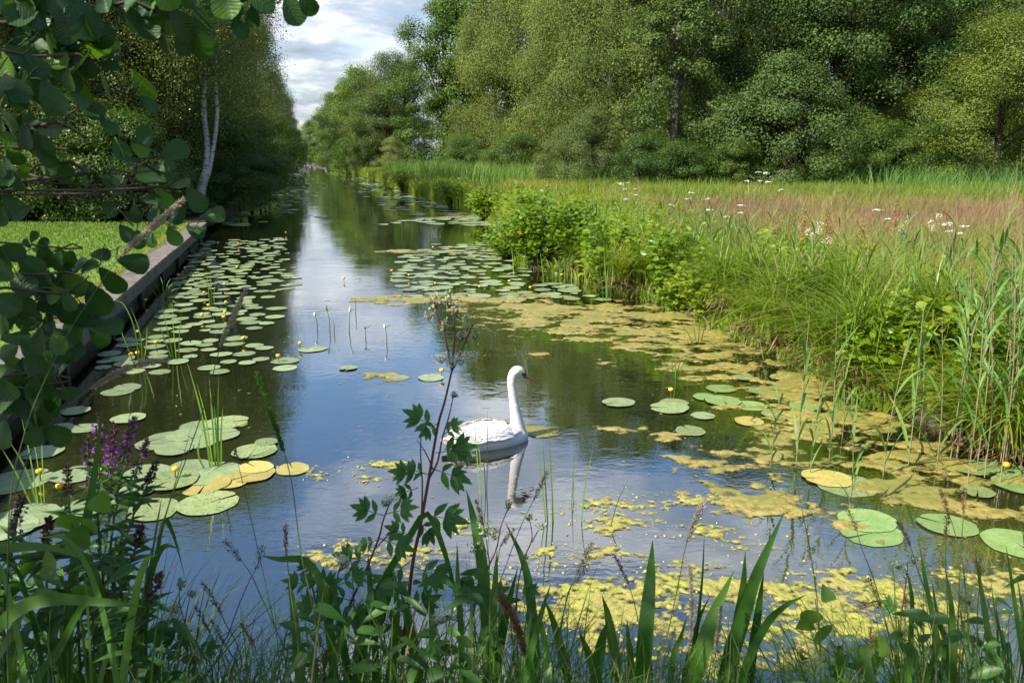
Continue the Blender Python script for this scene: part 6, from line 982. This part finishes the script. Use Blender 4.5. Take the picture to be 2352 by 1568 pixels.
alder_branch([(-40, 48), (70, 85), (170, 130), (240, 165), (300, 205), (310, 215)], 1.65, 1.8, .007, [(232, 191, 95, 84), (215, 255, 50, 64), (328, 195, 60, 78), (342, 236, 45, 46), (253, 100, 65, 66), (123, 171, 20, 78), (61, 99, 70, 84), (96, 103, 75, 76), (82, 198, 90, 66), (180, 120, 70, 80), (160, 190, 40, 60), (250, 150, 30, 44), (275, 130, 60, 40), (200, 150, 100, 62)] + rnd_leaves(26, -10, 220, 40, 210))
alder_branch([(-40, 165), (40, 205), (90, 236), (150, 245)], 1.6, 1.75, .006, [(122, 222, 72, 84), (20, 219, 60, 80), (14, 150, 70, 80), (90, 150, 80, 80), (185, 225, 50, 50)] + rnd_leaves(8, -10, 130, 150, 290, 45, 80))
alder_branch([(-40, 355), (40, 330), (110, 290), (180, 265), (230, 255)], 1.7, 1.85, .007, [(79, 328, 30, 64), (116, 294, 10, 66), (24, 325, 60, 60), (107, 363, 60, 52), (60, 290, 330, 60), (250, 285, 50, 50)] + rnd_leaves(7, -10, 110, 270, 380, 40, 70))
alder_branch([(-40, 425), (80, 440), (205, 452), (310, 464), (355, 470)], 1.75, 1.95, .008, [(143, 400, 10, 56), (198, 407, 265, 58), (60, 405, 340, 50), (30, 470, 60, 70), (250, 480, 40, 40), (310, 490, 80, 44)] + rnd_leaves(5, -10, 70, 390, 500, 45, 70))
alder_branch([(60, 446), (205, 448), (290, 448), (380, 442), (440, 432)], 1.85, 1.95, .004, [(417, 429, 0, 54), (448, 455, 45, 64), (376, 455, 60, 56), (345, 458, 0, 46), (400, 470, 80, 40), (386, 410, 280, 50), (345, 412, 200, 58)])
alder_branch([(200, 455), (250, 430), (300, 400), (345, 370), (365, 358)], 1.8, 1.95, .005, [(256, 415, 20, 62), (277, 338, 60, 54), (318, 345, 50, 48), (400, 349, 345, 70), (325, 312, 290, 48), (375, 380, 350, 50), (300, 375, 30, 36), (332, 330, 300, 40)])
alder_branch([(160, 470), (256, 490), (320, 505), (400, 518), (470, 503)], 1.8, 1.95, .0045, [(487, 493, 350, 58), (407, 485, 100, 60), (398, 538, 45, 54), (448, 531, 20, 48), (290, 535, 70, 46), (318, 550, 80, 46), (290, 505, 80, 40), (345, 548, 65, 40), (360, 490, 95, 46)])
alder_branch([(-40, 690), (60, 672), (137, 651), (219, 606), (277, 565)], 1.7, 1.95, .006, [(51, 650, 20, 82), (103, 705, 20, 68), (126, 668, 30, 66), (133, 599, 110, 54), (174, 609, 290, 54), (205, 612, 330, 44), (304, 603, 20, 70), (253, 644, 45, 76), (219, 685, 50, 82), (198, 719, 60, 66), (229, 582, 10, 46), (100, 640, 60, 60), (160, 690, 60, 50), (190, 660, 20, 50)] + rnd_leaves(16, -10, 190, 580, 700, 55, 85))
alder_branch([(-40, 600), (50, 607), (95, 588), (140, 555)], 1.75, 1.9, .0045, [(79, 545, 290, 30), (100, 560, 330, 34), (90, 575, 10, 36), (20, 579, 20, 64), (10, 610, 60, 70), (65, 560, 240, 26)])
alder_branch([(-40, 725), (60, 730), (120, 735), (190, 725), (225, 728)], 1.75, 1.9, .005, [(246, 746, 0, 68), (232, 774, 40, 62), (171, 742, 80, 64), (55, 719, 60, 84), (96, 767, 30, 64), (34, 773, 0, 62), (92, 790, 80, 38), (113, 808, 40, 40), (150, 775, 60, 56)] + rnd_leaves(14, -10, 190, 690, 810, 55, 85))
alder_branch([(-40, 925), (30, 908), (80, 905), (150, 898)], 1.75, 1.9, .005, [(150, 902, 5, 54), (85, 886, 80, 54), (109, 922, 60, 54), (55, 862, 80, 48), (20, 890, 60, 60), (10, 925, 60, 60), (85, 958, 50, 58), (116, 935, 70, 50), (144, 848, 300, 46), (40, 930, 40, 60)] + rnd_leaves(22, -10, 130, 840, 1010, 50, 75))
m = MB(); n = 8000; q = unit(ar.normal(0, 1, (n, 3))) * (ar.rand(n)[:, None] ** .4) * np.array([3.0, 1.9, 1.6]) + np.array([-3.7, -1.0, 4.7]); q = q[vnoise(q[:, 0] * 1.6 + 3, q[:, 1] * 1.6 + q[:, 2] * .9, 4) > .34]  # unseen overhead crown of the alder, added and shaped to shade the near shore
pr = proj(q); k = (pr[:, 2] > .05) & (pr[:, 0] > -160) & (pr[:, 0] < 2500) & (pr[:, 1] > -160); q = q[~k]; n = len(q); nr = unit(ar.normal(0, .7, (n, 3)) + [0, 0, 1]); cards(m, q - trunk_b, ar.uniform(.06, .10, n), np.cross(nr, ar.normal(0, 1, (n, 3))), nr, .85); m.build('crown', al_m, alder)
m = MB()
for i in range(16):
    e = q[ar.randint(n)] - trunk_b; tube(m, spline([[0, -.2, 2.2 + .15 * i], e * [.5, .5, .7] + [0, 0, .9], e], 8), [.035, .02, .005], 5)
m.build('branch', twig_m, alder)
